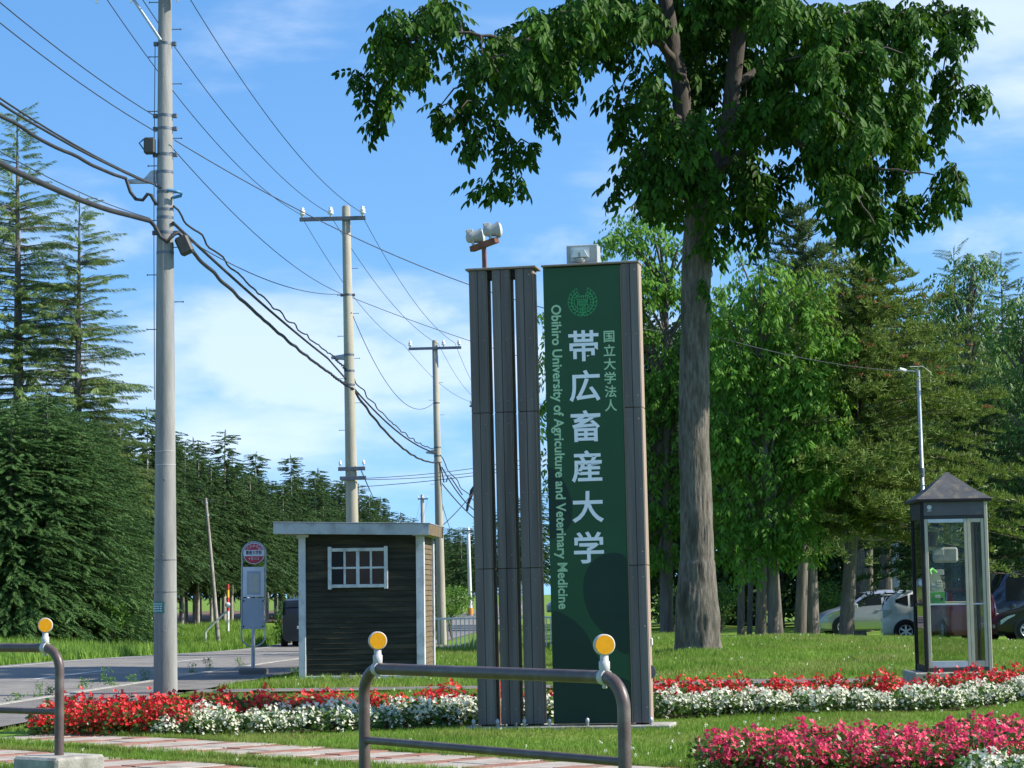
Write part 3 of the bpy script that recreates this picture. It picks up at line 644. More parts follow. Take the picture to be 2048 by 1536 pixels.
wire('fine lashing wire above the thick telephone cable', [Vector((X0-.2, Y0, k1(455)+.42)), A1(-.22, 438)], .006, sag=.66)
MBl = MB(); MBl.tube([A1(-.22, 443), A1(-.14, 455, -.16), A1(-.05, 478, -.20), A1(.05, 488, -.21), A1(.13, 475, -.2), A1(.20, 468, -.14), A1(.27, 478, -.1)], .030, 8)
tag(MBl.build('cable_loop', 'cable'), 'thick cable swinging round the pole into the black splice box', 'cable')
wire('wavy service cable leaving the blue sleeve for the tan pole', [A1(.12, 418), A2(668, 714), A2(700, 748), A3(872, 899)], .016, sag=[.12, .0, .35], wob=.022, n=70)
wire('straight messenger cable from the plated pole to the tan pole arm', [A1(.12, 448), A2(655, 716), A2(692, 758), A3(872, 906)], .024, sag=[.06, .0, .30])
wire('thick telephone cable below the others along the pole row', [A1(.35, 500), A2(662, 748), A2(706, 778), A3(873, 925)], .030, sag=[.10, .02, .45], wob=.008, n=70)
wire('fine wire from the splice box to the tan pole', [A1(.26, 476), A2(686, 588), at(1328, 786, 57)], .008, sag=[.25, .2])
wire('fine wire between the upper bands of plated pole and tan pole', [A1(.13, 302), A2(690, 590)], .007, sag=.30)
wire('fine wire from the tan pole down to the slender pole', [A2(703, 625), A3(868, 805)], .009, sag=1.0)
TRY = 41.0
qh = at(970, 1260, 103); kh = lambda py: zat(970, py, 103)-float(zg(qh.x, 103)); ph_, rh_ = pole('concrete pole standing in line behind the slatted pylon', qh.x, 103, kh(800), (0, -.008, 0), [], None, 'concrete_old', .165, .098)
crossarm(ph_, kh(812), -.5, .45, (-.42, -.05, .38), s=1.2)
wire('long service line from the plated pole to the big tree trunk', [A1(.14, 283), at(1372, 668, TRY)], .0075, sag=.55, n=40)
wire('fine line from the big tree trunk to the slim camera post', [at(1428, 672, TRY), at(1808, 742, 52)], .007, sag=.12)
for i, (a, b_, sg) in enumerate((((718, 957), (1328, 842), .5), ((718, 959), (1328, 850), .6), ((700, 975), (1328, 880), .3))):
    wire(('upper', 'second', 'lowest')[i]+' of three fine lines from the tan pole low bracket towards the sign', [A2(*a), at(b_[0], b_[1], 57)], .009, sag=sg*.6)
for i, (a, b_) in enumerate((((722, 938), (842, 997)), ((722, 942), (848, 998)), ((700, 972), (856, 997)))):
    wire(('first', 'second', 'third')[i]+' slack line from the tan pole to the small distant pole', [A2(*a), at(b_[0], b_[1], Y4)], .007, sag=2.0)
wire('slack line from the slender pole to the thin distant white pole', [A3(872, 960), at(930, 1062, Y5)], .014, sag=1.4)
wire('cable from the slender pole to behind the slatted pylon', [A3(884, 935), at(970, 1030, 103)], .024, sag=.35)
wire('wavy cable above it from the slender pole towards the pylon', [A3(880, 912), at(970, 1012, 103)], .018, sag=.3, wob=.03)
wire('straight cable below from the slender pole towards the pylon', [A3(880, 962), at(970, 1052, 103)], .022, sag=.15)
wire('stay cable from the slender pole rising towards the pylon', [A3(884, 1052), at(968, 955, 103)], .018, sag=.12)
MBl = MB(); MBl.tube([at(952, 970, 95), at(944, 982, 95), at(941, 995, 95), at(936, 1008, 95), at(934, 1022, 95)], [.08, .095, .07, .065, .05], 8)
tag(MBl.build('cable_closure', 'cable'), 'black cable closure hanging at the edge of the slatted pylon', 'closure')
MBl = MB(); MBl.tube([A3(879, 925), A3(884, 945), A3(888, 965), A3(893, 963), A3(896, 952), A3(902, 955), A3(925, 990)], .022, 8)
tag(MBl.build('cable_loop', 'cable'), 'S shaped cable loop hanging beside the slender pole', 'cable')

# ------------------------------------------------------------------ bus shelter
BS = at(598, 1352, 37.2); bs = thing('bus_shelter', 'small dark clapboard bus shelter with white corner posts and a flat roof', 'shelter', (BS.x, 37.2, .03), R(-3.6))
BW, BD, BH = 2.08, 1.75, 2.30
MB().box(.09, BW-.09, .06, BD-.06, .0, BH+.11).build('wall_core', 'plank_dark', bs)
nb = 27; pit = (BH+.03)/nb
for k in range(nb):
    z = .05+k*pit; b = MB(); b.add([(.095, .030, z), (BW-.12, .030, z), (BW-.12, .046, z+pit+.004), (.095, .046, z+pit+.004), (.095, .056, z), (BW-.12, .056, z), (BW-.12, .058, z+pit), (.095, .058, z+pit)], [(0, 1, 2, 3), (0, 4, 5, 1), (0, 3, 7, 4), (1, 5, 6, 2), (3, 2, 6, 7), (4, 7, 6, 5)])
    b.build('clapboard', 'clapboard', bs)
    rnd = random.Random(k); y = .12
    while y < BD-.15:
        wd_ = rnd.uniform(.22, .34); y1 = min(y+wd_, BD-.12)
        b = MB(); b.add([(BW-.028, y+.003, z), (BW-.028, y1-.003, z), (BW-.044, y1-.003, z+pit), (BW-.044, y+.003, z+pit), (BW-.088, y+.003, z), (BW-.088, y1-.003, z), (BW-.088, y1-.003, z+pit), (BW-.088, y+.003, z+pit)], [(0, 1, 2, 3), (4, 7, 6, 5), (0, 4, 5, 1), (2, 6, 7, 3), (0, 3, 7, 4), (1, 5, 6, 2)])
        b.build('shingle', 'shingle', bs); y = y1
for x0_, x1_, y0_ in ((0, .115, -.005), (BW-.135, BW, -.005)): MB().bbox(x0_, x1_, y0_, .12, -.02, BH+.02, .006).build('corner_post', 'white_trim', bs)
for x0_, x1_ in ((-.004, .08), (BW-.09, BW)): MB().bbox(x0_, x1_, BD-.12, BD, -.02, BH-.02, .006).build('corner_post', 'white_trim', bs)
MB().bbox(.118, BW-.138, .0, .07, -.02, .048, .006).build('sill_board', 'white_trim', bs)
MB().bbox(-.03, .17, -.02, .13, BH+.021, BH+.07, .006).build('beam_end', 'white_trim', bs)
b = MB(); b.bbox(BW-.19, BW+.02, -.02, BD, BH+.021, BH+.072, .006); b.build('beam_end', 'white_trim', bs)
Mr = Matrix.Translation((0, 0, BH+.10)) @ Matrix.Rotation(.022, 4, 'Y')
rf = MB().bbox(-.34, BW+.11, -.32, BD+.25, -.02, .15, .005, Mr).build('roof', 'soffit', bs)
MB().bbox(-.36, BW+.125, -.345, -.322, -.03, .15, .004, Mr).build('fascia', 'fascia_grey', rf)
MB().bbox(BW+.112, BW+.135, -.320, BD+.24, -.03, .15, .004, Mr).build('fascia', 'shingle', rf)
MB().bbox(-.37, BW+.14, -.355, BD+.26, .152, .168, .004, Mr).build('roof_sheet', 'roofing', rf)
wn = MB(); wx0, wx1, wz0, wz1 = .50, 1.47, 1.49, 2.13
win = wn.box(wx0+.03, wx1-.03, .0, .024, wz0+.03, wz1-.03).build('window', 'black_ink', bs)
for x0_, x1_ in ((wx0-.01, wx0+.05), (wx1-.05, wx1+.01)): MB().bbox(x0_, x1_, -.030, .024, wz0-.03, wz1+.03, .004).build('frame', 'white_trim', win)
for z0_, z1_ in ((wz0-.005, wz0+.05), (wz1-.05, wz1+.005)): MB().bbox(wx0+.051, wx1-.051, -.024, .020, z0_, z1_, .004).build('frame', 'white_trim', win)
for x_ in np.linspace(wx0+.05, wx1-.05, 5)[1:-1]: wd_ = .028 if abs(x_-(wx0+wx1)/2) < .02 else .018; MB().bbox(x_-wd_, x_+wd_, -.020, .016, wz0+.051, wz1-.051, .003).build('muntin', 'white_trim', win)
MB().bbox(wx0+.051, wx1-.051, -.017, .014, (wz0+wz1)/2-.017, (wz0+wz1)/2+.017, .003).build('muntin', 'white_trim', win)
px_ = np.linspace(wx0+.05, wx1-.05, 5)
for i in range(4):
    for z0_, z1_ in ((wz0+.05, (wz0+wz1)/2), ((wz0+wz1)/2, wz1-.05)):
        MB().box(px_[i]+.004, px_[i+1]-.004, -.006, -.002, z0_+.004, z1_-.004).build('pane', 'dark_pane' if i == 0 else 'brown_pane', win)
# ------------------------------------------------------------------ bus stop sign
ST = at(506, 1342, 39.5); st = thing('bus_stop_sign', 'bus stop post with a red round disc over pale timetable panels', 'bus stop', (ST.x, 39.5, .03), R(2)); st.rotation_euler[1] = .010
ky = lambda py: zat(508, py, 39.5)-.03
MB().bbox(-.24, .26, -.16, .16, -.03, .12, .03).build('foot_block', 'asphalt_walk', st)
MB().tube([(0, 0, .1), (0, 0, ky(1256))], .034, 14).build('post', 'galv', st)
hw = .205; zt = ky(1084); zb = ky(1256)
fr = [(-hw, 0, ky(1265))]
arc = [(-hw*math.cos(PI*k/14), 0, zt-hw+hw*math.sin(PI*k/14)) for k in range(15)]
arcb = [(hw*math.cos(PI*k/14), 0, ky(1273)-hw*.85*math.sin(PI*k/14)) for k in range(15)]
MB().tube(arc+arcb+[arc[0]], .014, 8, cap=False).build('hoop_frame', 'galv', st)
zc = ky(1107)
MB().lathe([(.185, -.012), (.185, .012)], 32, (0, 0, zc), M=Matrix.Rotation(PI/2, 3, 'X')).build('disc_rim', 'white_sign', st)
dsc = MB().lathe([(.174, .0), (.174, .003)], 32, (0, -.0125, zc), M=Matrix.Rotation(PI/2, 3, 'X')).build('disc', 'red_sign', st)
xb = math.sqrt(.182**2-.055**2); MB().prism([(-.165, -.046), (.165, -.046), (.176, 0), (.165, .062), (-.165, .062), (-.176, 0)], -.0185, -.016).build('name_band', 'white_sign', dsc).location = (0, 0, zc)
RT = (PI/2, 0, 0)
text_mesh('lettering', '畜産大学前', .078, 'black_ink', dsc, (0, -.0200, zc+.012), RT, .02, fit=.275)
text_mesh('lettering', '十勝バス', .058, 'white_sign', dsc, (0, -.0172, zc-.095), RT, .012, fit=.19)
for i, ch in enumerate('バスのりば'):
    a = R(140-i*25); text_mesh('lettering', ch, .055, 'white_sign', dsc, (.130*math.cos(a), -.0172, zc+.130*math.sin(a)), (PI/2, -(a-PI/2), 0), .012)
MB().bbox(-.19, .185, -.014, .012, ky(1194), ky(1134), .003).build('upper_panel', 'white_sign', st)
MB().bbox(-.115, .12, -.021, -.0145, ky(1189), ky(1142), .003).build('timetable_case', 'panel_blue_grey', st)
MB().prism([(-.085, ky(1185)), (.095, ky(1185)), (.095, ky(1148)), (-.085, ky(1148))], -.025, -.0215).build('paper', 'paper', st)
MB().bbox(-.19, .185, -.016, .012, ky(1258), ky(1196), .003).build('lower_panel', 'panel_blue_grey', st)
for x_ in (-.17, .165):
    for y_ in (1202, 1253): MB().bbox(x_-.014, x_+.014, -.022, -.0165, ky(y_)-.014, ky(y_)+.014, .003).build('corner_clip', 'dark_box', st)

# ------------------------------------------------------------------ white picket fence panels
FY = 58.0; fa = at(862, 1297, FY)
def fence(label, x0, x1, y):
    f = thing('picket_fence', label, 'fence', G(x0, y), 0, 'cream steel fence panels'); L = x1-x0; H = .90
    MB().bbox(0, L, -.02, .02, H-.05, H, .004).build('top_rail', 'fence_paint', f)
    MB().bbox(0, L, -.012, .012, .06, .09, .004).build('bottom_rail', 'fence_paint', f)
    n = int(L/.108)
    for k in range(n+1): MB().tube([(k*L/n, 0, .075), (k*L/n, 0, H-.03)], .016, 6).build('picket', 'fence_paint', f)
    for x in (-.10, L+.08):
        p = MB().bbox(x-.028, x+.028, -.028, .028, -.1, H-.02, .004).build('post', 'fence_paint', f)
        for z in (.12, H-.14): MB().bbox(min(x, x*.0+L*(x > 0)), max(x, L*(x > 0)), -.01, .01, z-.02, z+.02, .003).build('clip', 'fence_paint', p)
    return f
fence('cream steel picket fence panel beside the bus shelter', fa.x+.10, fa.x+1.42, FY)
fence('cream steel picket fence panel seen through the pylon slats', fa.x+1.60, fa.x+3.3, FY)

# ------------------------------------------------------------------ phone booth
PY = 30.0; BB = at(1851, 1345, PY); pb_ = thing('phone_booth', 'aluminium framed glass telephone booth with a dark pyramid roof on a low plinth', 'phone booth', (BB.x, PY, BB.z), R(-1.5)); pb_.rotation_euler[1] = -.004
W_ = .89; kb = lambda py: zat(1910, py, PY)-BB.z
MB().bbox(-.16, W_+.11, -.14, W_+.12, -.28, .0, .015).build('plinth', 'concrete_block', pb_)
MB().bbox(.02, W_-.02, .02, W_-.02, .001, .03, .003).build('floor', 'slab', pb_)
zh = kb(1037); ze = kb(1001)
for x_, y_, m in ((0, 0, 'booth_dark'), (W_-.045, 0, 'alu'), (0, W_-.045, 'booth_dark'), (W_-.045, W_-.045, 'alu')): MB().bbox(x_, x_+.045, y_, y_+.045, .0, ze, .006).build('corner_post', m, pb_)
hd = MB().bbox(.046, W_-.046, .004, .05, kb(1031), ze-.002, .004).build('header', 'booth_header', pb_)
MB().bbox(.046, W_-.046, .010, .05, zh-.002, kb(1031)-.001, .003).build('header_shadow_gap', 'black_ink', hd)
for M_ in (Matrix.Translation((0, 0, 0)),):
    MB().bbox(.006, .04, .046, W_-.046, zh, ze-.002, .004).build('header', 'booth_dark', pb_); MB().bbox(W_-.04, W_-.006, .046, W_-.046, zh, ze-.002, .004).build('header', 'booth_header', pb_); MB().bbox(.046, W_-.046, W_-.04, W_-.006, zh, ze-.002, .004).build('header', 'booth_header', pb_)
MB().lathe([(.030, 0), (.030, .002), (.022, .002), (.022, 0)], 20, (.125, .0032, kb(1014)), M=Matrix.Rotation(PI/2, 3, 'X')).build('logo_ring', 'text_white', hd)
MB().prism([(-.010, .014), (-.006, -.004), (0, -.010), (.006, -.004), (.010, .014), (.004, .006), (-.004, .006)], .0012, .003).build('logo_mark', 'text_white', hd).location = (.125, 0, kb(1014))
text_mesh('lettering', 'NTT', .026, 'text_white', hd, (.125, .002, kb(1021.5)), RT, .01)
rb = -.055; rt_ = W_+.055; ap = kb(941); zs = ze+.001; zm = zs+(ap-zs)*.30
def frus(a0, a1, z0, z1, b0, b1, nm, m, par):
    vs = [(a0, a0, z0), (a1, a0, z0), (a1, a1, z0), (a0, a1, z0), (b0, b0, z1), (b1, b0, z1), (b1, b1, z1), (b0, b1, z1)]
    return MB().add(vs, [(0, 3, 2, 1), (4, 5, 6, 7), (0, 1, 5, 4), (1, 2, 6, 5), (2, 3, 7, 6), (3, 0, 4, 7)]).build(nm, m, par)
mid = W_/2; e_ = mid-rb
ro = frus(rb, rt_, zs+.022, zm, mid-e_*.72, mid+e_*.72, 'roof', 'booth_roof', pb_)
frus(mid-e_*.70, mid+e_*.70, zm+.001, ap, mid-.012, mid+.012, 'roof_peak', 'booth_roof', ro)
MB().bbox(rb-.004, rt_+.004, rb-.004, rt_+.004, zs-.018, zs+.021, .006).build('roof_edge', 'booth_dark', ro)
# front: wide left door leaf and narrow right leaf
def leaf(x0, x1, y, nm, m, top, par, mid_bar=True):
    d_ = MB().bbox(x0, x0+.045, y, y+.03, .06, zh-.004, .004).build(nm, m, par)
    MB().bbox(x1-.04, x1, y, y+.03, .06, zh-.004, .004).build('stile', m, d_)
    MB().bbox(x0+.046, x1-.041, y+.001, y+.029, zh-.055, zh-.004, .004).build('top_rail', top, d_)
    MB().bbox(x0+.046, x1-.041, y+.001, y+.029, .06, .145, .004).build('kick_rail', top, d_)
    if mid_bar: MB().bbox(x0+.046, x1-.041, y+.006, y+.024, kb(1210), kb(1207), .002).build('mid_rail', 'alu_light', d_)
    MB().box(x0+.046, x1-.041, y+.012, y+.018, .146, zh-.056).build('glass_pane', 'booth_glass', d_)
leaf(.050, .615, .012, 'door_leaf', 'alu', 'alu_light', pb_); leaf(.618, W_-.05, .012, 'door_leaf', 'alu', 'alu', pb_)
MB().bbox(.046, W_-.046, .006, .05, .003, .058, .003).build('threshold', 'dark_box', pb_)
for nm, fn in (('side_wall', lambda a, b, z0, z1, o0, o1: (o0+.012, o1+.012, a, b, z0, z1)), ('side_wall', lambda a, b, z0, z1, o0, o1: (W_-o1-.012, W_-o0-.012, a, b, z0, z1)), ('back_wall', lambda a, b, z0, z1, o0, o1: (a, b, W_-o1-.012, W_-o0-.012, z0, z1))):
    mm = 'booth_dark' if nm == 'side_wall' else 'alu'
    wl = MB().bbox(*fn(.046, W_-.046, .003, .09, .0, .03), .003).build(nm, mm, pb_)
    MB().bbox(*fn(.046, W_-.046, kb(1211), kb(1206), .004, .026), .003).build('mid_rail', mm, wl)
    for a, b_ in ((.046, .075), (W_-.075, W_-.046)): MB().bbox(*fn(a, b_, .091, zh-.005, .002, .028), .003).build('stile', mm, wl)
    MB().box(*fn(.076, W_-.076, .091, zh-.005, .012, .018)).build('glass_pane', 'booth_glass', wl)
MB().bbox(.10, .75, .50, W_-.06, kb(1208), kb(1204), .004).build('shelf', 'alu', pb_)
# inside: telephone, notice, canopy light, papers
ph = thing('public_telephone', 'green and cream public telephone mounted inside the glass booth', 'telephone', (BB.x, PY, BB.z), R(-1.5))
b = MB(); b.prism([(.135, kb(1210)), (.335, kb(1206)), (.335, kb(1184)), (.140, kb(1184))], .30, .56); b.build('lower_body', 'phone_green', ph)
b = MB(); b.prism([(.138, kb(1183.6)), (.333, kb(1183.6)), (.285, kb(1150)), (.150, kb(1147))], .31, .55); b.build('upper_body', 'phone_cream', ph)
for i in range(3):
    for j in range(3): MB().bbox(.235+j*.026, .252+j*.026, .300, .312, kb(1172-i*5.0)-.008, kb(1172-i*5.0)+.008, .003).build('key', 'lamp_white', ph)
MB().bbox(.165, .215, .302, .311, kb(1172), kb(1167), .002).build('display', 'lamp_white', ph); MB().bbox(.165, .215, .302, .311, kb(1180), kb(1177), .002).build('card_slot', 'paper', ph)
MB().bbox(.280, .310, .292, .302, kb(1201), kb(1195), .003).build('coin_return', 'black_ink', ph); MB().bbox(.20, .27, .294, .301, kb(1196), kb(1190), .002).build('price_plate', 'paper', ph)
MB().tube([(.16, .34, kb(1150)), (.15, .36, kb(1140)), (.19, .40, kb(1137)), (.25, .42, kb(1145))], .022, 10).build('handset', 'phone_green', ph)
MB().tube([(.10, .45, .03), (.11, .45, kb(1208))], .02, 8).build('stand', 'alu', ph)
nb_ = thing('notice_rack', 'yellowish notice frame hung high inside the telephone booth', 'notice', (BB.x, PY, BB.z), R(-1.5))
MB().prism([(.135, kb(1098)), (.285, kb(1100)), (.325, kb(1057)), (.135, kb(1055))], .60, .62).build('board', 'paper_yellow', nb_)
MB().prism([(.15, kb(1090)), (.28, kb(1092)), (.308, kb(1062)), (.15, kb(1060))], .592, .598).build('sheet', 'bark_dark', nb_)
MB().prism([(.15, kb(1074)), (.18, kb(1074)), (.18, kb(1062)), (.15, kb(1062))], .588, .591).build('red_mark', 'red_sign', nb_)
pn = thing('phone_shelf_box', 'grey rounded device panel above the telephone inside the booth', 'panel', (BB.x, PY, BB.z), R(-1.5))
MB().bbox(.26, .60, .70, .80, kb(1124), kb(1092), .03).build('housing', 'lamp_grey', pn); MB().bbox(.27, .40, .69, .70, kb(1108), kb(1096), .003).build('label_plate', 'paper', pn)
MB().bbox(.21, .42, .83, .84, kb(1149), kb(1138), .003).build('paper', 'paper', pn)

# ------------------------------------------------------------------ slim camera post and grey post by the cars
CP = at(1851, 1100, 52); cpo = thing('camera_post', 'slim grey post with a small camera arm, behind the phone booth', 'post', G(CP.x, 52)); tp = at(1836, 740, 52)-cpo.location
MB().tube([(0, 0, -.2), tp*.45, tp*.452, tp], [.07, .066, .048, .045], 14).build('shaft', 'galv', cpo)
MB().tube([tp+Vector((0, 0, -.04)), tp+Vector((-.35, 0, -.01))], .014, 6).build('arm', 'galv', cpo)
MB().tube([tp+Vector((-.44, -.06, .02)), tp+Vector((-.28, 0, -.02))], .045, 10).build('camera_head', 'lamp_white', cpo)
MB().tube([tp+Vector((0, -.06, -.02)), tp+Vector((-.2, -.05, .08)), tp+Vector((.1, -.05, .08)), tp+Vector((.3, 0, -.06)), tp+Vector((.28, 0, -.3))], .007, 5).build('cable', 'lamp_white', cpo)
MB().tube([tp*.62+Vector((0, 0, -.1)), tp*.62+Vector((0, 0, .1))], .064, 12).build('band', 'galv_dark', cpo)
GP = at(1793, 1200, 80); gpo = thing('steel_post', 'ribbed grey steel post standing behind the parked cars', 'post', G(GP.x, 80)); tp = at(1786, 960, 80)-gpo.location
MB().tube([(0, 0, -.2), tp], [.14, .11], 14).build('shaft', 'galv', gpo); MB().tube([(-.22, 0, -.2), (-.22, 0, 2.0)], .03, 8).build('conduit', 'lamp_grey', gpo)

# ------------------------------------------------------------------ cars
def car(label, loc, rotz, L, Wd, H, paint, van=False, name='parked_car', lamps='head_lamp', grp='cars parked beyond the lawn'):
    rt = thing(name, label, 'van' if van else 'car', loc, rotz, grp)
    if van:
        T = [0, .03, .08, .14, .20, .26, .34, .5, .7, .88, .97, 1]; ZB = [.62, .80, .95, 1.02, 1.06, 1.08, 1.08, 1.08, 1.08, 1.08, 1.05, .98]; ZR = [.64, .84, 1.0, 1.35, 1.68, H-.10, H-.02, H, H, H-.02, H-.10, 1.10]
    else:
        T = [0, .02, .06, .13, .20, .26, .33, .41, .5, .6, .7, .8, .88, .94, .98, 1]; ZB = [.50, .62, .74, .84, .90, .93, .95, .96, .975, .99, 1.01, 1.03, 1.04, 1.03, .99, .86]; ZR = [.52, .64, .76, .86, .925, 1.05, 1.24, H-.08, H-.02, H, H-.01, H-.04, H-.10, H-.18, 1.18, .90]
    WF = np.interp(T, [0, .05, .12, .3, .85, .95, 1], [.72, .90, .97, 1, 1, .95, .84]); hw = Wd/2
    def sec(t):
        zb, zr, w_ = np.interp(t, T, ZB), np.interp(t, T, ZR), hw*np.interp(t, T, WF); k = min(1, max(0, (zr-zb)/.55)); wr = w_*(1-.20*k) if not van else w_*(1-.10*k)
        return [(.86*w_, .19), (w_*.985, .30), (w_, .55), (w_*.985, zb), (wr, zr-.05 if k > .1 else zr-.01), (wr*.86, zr), (0, zr+.02)]
    b = MB(); ss = [sec(t) for t in T]; vs = []
    for t, sc in zip(T, ss):
        vs += [(t*L, -y, z) for y, z in sc]+[(t*L, y, z) for y, z in sc[-2::-1]]
    n = 13; fs = [(i*n+k, i*n+k+1, (i+1)*n+k+1, (i+1)*n+k) for i in range(len(T)-1) for k in range(n-1)]+[(i*n+n-1, i*n, (i+1)*n, (i+1)*n+n-1) for i in range(len(T)-1)]
    b.add(vs, fs, True); b.add(vs[:n], [tuple(range(n))]); b.add(vs[-n:], [tuple(range(n))[::-1]]); body = b.build('body', paint, rt)
    def side(t, f, s, off=.007):
        sc = sec(t); (y0, z0), (y1, z1) = sc[3], sc[4]; return (t*L, s*(y0+(y1-y0)*f+off), z0+(z1-z0)*f)
    wins = [(.30, .52, 1), (.545, .78, 0), (.80, .90, 0)] if not van else [(.24, .42, 1), (.445, .66, 0), (.68, .93, 0)]
    for s in (-1, 1):
        for t0, t1, fr in wins:
            tt = np.linspace(t0, t1, 7); b = MB()
            f1 = [.92]*7; f0 = [.10]*7
            if t1 > .85 and not van: f0 = list(np.linspace(.12, .45, 7)); f1 = list(np.linspace(.9, .70, 7))
            v_ = [side(t, f, s) for t, f in zip(tt, f0)]+[side(t, f, s) for t, f in zip(tt, f1)]
            b.add(v_, [(i, i+1, i+8, i+7) for i in range(6)], True); b.build('side_window', 'car_glass', body)
        for t in ((.535, .79) if not van else (.43, .67)):
            b = MB(); b.box(t*L-.003, t*L+.003, min(s*hw*1.001, s*hw*.99), max(s*hw*1.004, s*hw*.99), .30, .93); b.build('door_seam', 'black_ink', body)
        for t in ((.49, .74) if not van else (.39, .62)): MB().bbox(t*L-.08, t*L+.08, min(s*hw*.99, s*hw*1.02), max(s*hw*.99, s*hw*1.02), .84, .87, .008).build('door_handle', paint, body)
        MB().bbox(.27*L, .27*L+.14, min(s*(hw+.01), s*(hw+.17)), max(s*(hw+.01), s*(hw+.17)), .93, 1.07, .03).build('door_mirror', paint, body)
        for cxw in (.185*L, .825*L):
            Mw = Matrix.Rotation(s*PI/2, 3, 'X') if s > 0 else Matrix.Rotation(PI/2, 3, 'X')
            sgn = -1 if s > 0 else 1
            MB().lathe([(.375, -.006), (.375, .05)], 28, (cxw, s*hw*.995, .31), M=Matrix.Rotation(PI/2 if s > 0 else -PI/2, 3, 'X')).build('wheel_arch', 'black_ink', body)
            wl = MB().lathe([(.20, -.012), (.29, -.016), (.31, -.004), (.31, .16), (.20, .16)], 28, (cxw, s*hw*1.0, .31), M=Matrix.Rotation(-s*PI/2, 3, 'X') if False else Matrix.Rotation(PI/2 if s > 0 else -PI/2, 3, 'X')).build('wheel', 'tyre', rt)
            rm = MB(); 
            for k in range(6):
                a = k*PI/3; Mk = Matrix.Translation((cxw, s*hw*1.014, .31)) @ Matrix.Rotation(a, 4, 'Y'); rm.bbox(-.028, .028, -.008, .008, .02, .195, .003, Mk)
            rm.tube([(cxw, s*hw*1.014-.01, .31), (cxw, s*hw*1.014+.01, .31)], .05, 12); ring = []
            for k in range(25): a = 2*PI*k/24; ring.append((cxw+.195*math.cos(a), s*hw*1.014, .31+.195*math.sin(a)))
            rm.tube(ring, .014, 6, cap=False); rm.build('rim', 'rim', wl)
        # lamps on the corners
        b = MB(); tt = np.linspace(.02, .11, 5); v_ = []
        for f in (0, 1):
            for i, t in enumerate(tt): sc = sec(t); y_, z_ = sc[2] if f == 0 else sc[3]; v_.append((t*L-.012, s*(sc[3][0]+.012), (sc[3][1]-.03-.02*i/4) if f else (sc[3][1]-.16+.07*i/4)))
        b.add(v_, [(i, i+1, i+6, i+5) for i in range(4)], True); b.build('headlight', 'head_lamp', body)
        b = MB(); tt = np.linspace(.93, .995, 5); v_ = []
        for f in (0, 1):
            for i, t in enumerate(tt): sc = sec(t); v_.append((t*L+.012, s*(sc[3][0]+.012), .96+.02*i/4 if f else .86-.14*i/4))
        b.add(v_, [(i, i+1, i+6, i+5) for i in range(4)], True); b.build('tail_light', 'clear_lamp' if lamps == 'clear' else 'tail_lamp', body)
    for nm, t0, t1, up in (('windscreen', .235 if not van else .10, .395 if not van else .25, 1), ('rear_window', .90, .985, 1)):
        tt = np.linspace(t0, t1, 5); b = MB(); v_ = []
        dx = -.012 if nm == 'windscreen' else .014
        for t in tt:
            sc = sec(t); v_ += [(t*L+dx, -sc[5][0]*.97, sc[5][1]+.012), (t*L+dx, 0, sc[6][1]+.012), (t*L+dx, sc[5][0]*.97, sc[5][1]+.012)]
        b.add(v_, [(i*3+k, i*3+k+1, i*3+k+4, i*3+k+3) for i in range(4) for k in range(2)], True); b.build(nm, 'car_glass', body)
    if not van and lamps == 'clear': MB().bbox(.90*L, .985*L, -.55, .55, H-.155, H-.115, .012).build('roof_spoiler', paint, body)
    MB().bbox(.985*L, L+.012, -.17, .17, .60, .70, .006).build('number_plate', 'lamp_white', body); MB().bbox(-.012, .03, -.17, .17, .36, .46, .006).build('number_plate', 'lamp_white', body)
    return rt
def gpt(px, Y): x = at(px, 1200, Y).x; return Vector((x, Y, float(zg(x, Y))-.02))
c1 = gpt(1633, 75); c1.z = zat(1700, 1272, 75); car('silver hatchback half hidden by a tree trunk', c1, R(3), 3.85, 1.68, 1.50, 'car_silver')
c2 = gpt(1762, 70.5); c2.z = zat(1800, 1282, 70.5); a_ = R(174); car('white hatchback with clear tail lights, parked beside the phone booth', c2+Vector((3.9*-math.cos(a_), -3.9*math.sin(a_)*1, 0)), a_, 3.9, 1.69, 1.56, 'car_white', lamps='clear')
c3 = gpt(1986, 65); c3.z = zat(2030, 1281, 65); car('black car whose front wheel shows right of the phone booth', c3, R(-2), 4.3, 1.72, 1.52, 'car_black')
c4 = gpt(1935, 78); c4.z = zat(2000, 1270, 78); car('tall dark blue van behind the black car', c4, R(2), 4.7, 1.75, 2.25, 'car_navy', van=True, name='parked_van')
c5 = gpt(1948, 66); c5.z = zat(1948, 1284, 66); car('red car seen through the glass of the phone booth', c5+Vector((0, 3.9, 0)), R(-90), 3.7, 1.55, 1.56, 'car_red')
v1 = gpt(604, 76); v1.z = zat(590, 1294, 76); car('dark van driving on the road, half hidden by the bus shelter', v1+Vector((.2, 3.9, 0)), R(-93), 3.9, 1.55, 1.62, 'car_black', van=True, name='moving_van', grp='vehicles on the road')
v2 = gpt(1093, 118); v2.z = zat(1093, 1232, 118); car('tiny pale blue car on the far road, glimpsed past the pylon edge', v2, R(2), 3.7, 1.6, 1.5, 'car_blue', name='distant_car', grp='vehicles on the road')

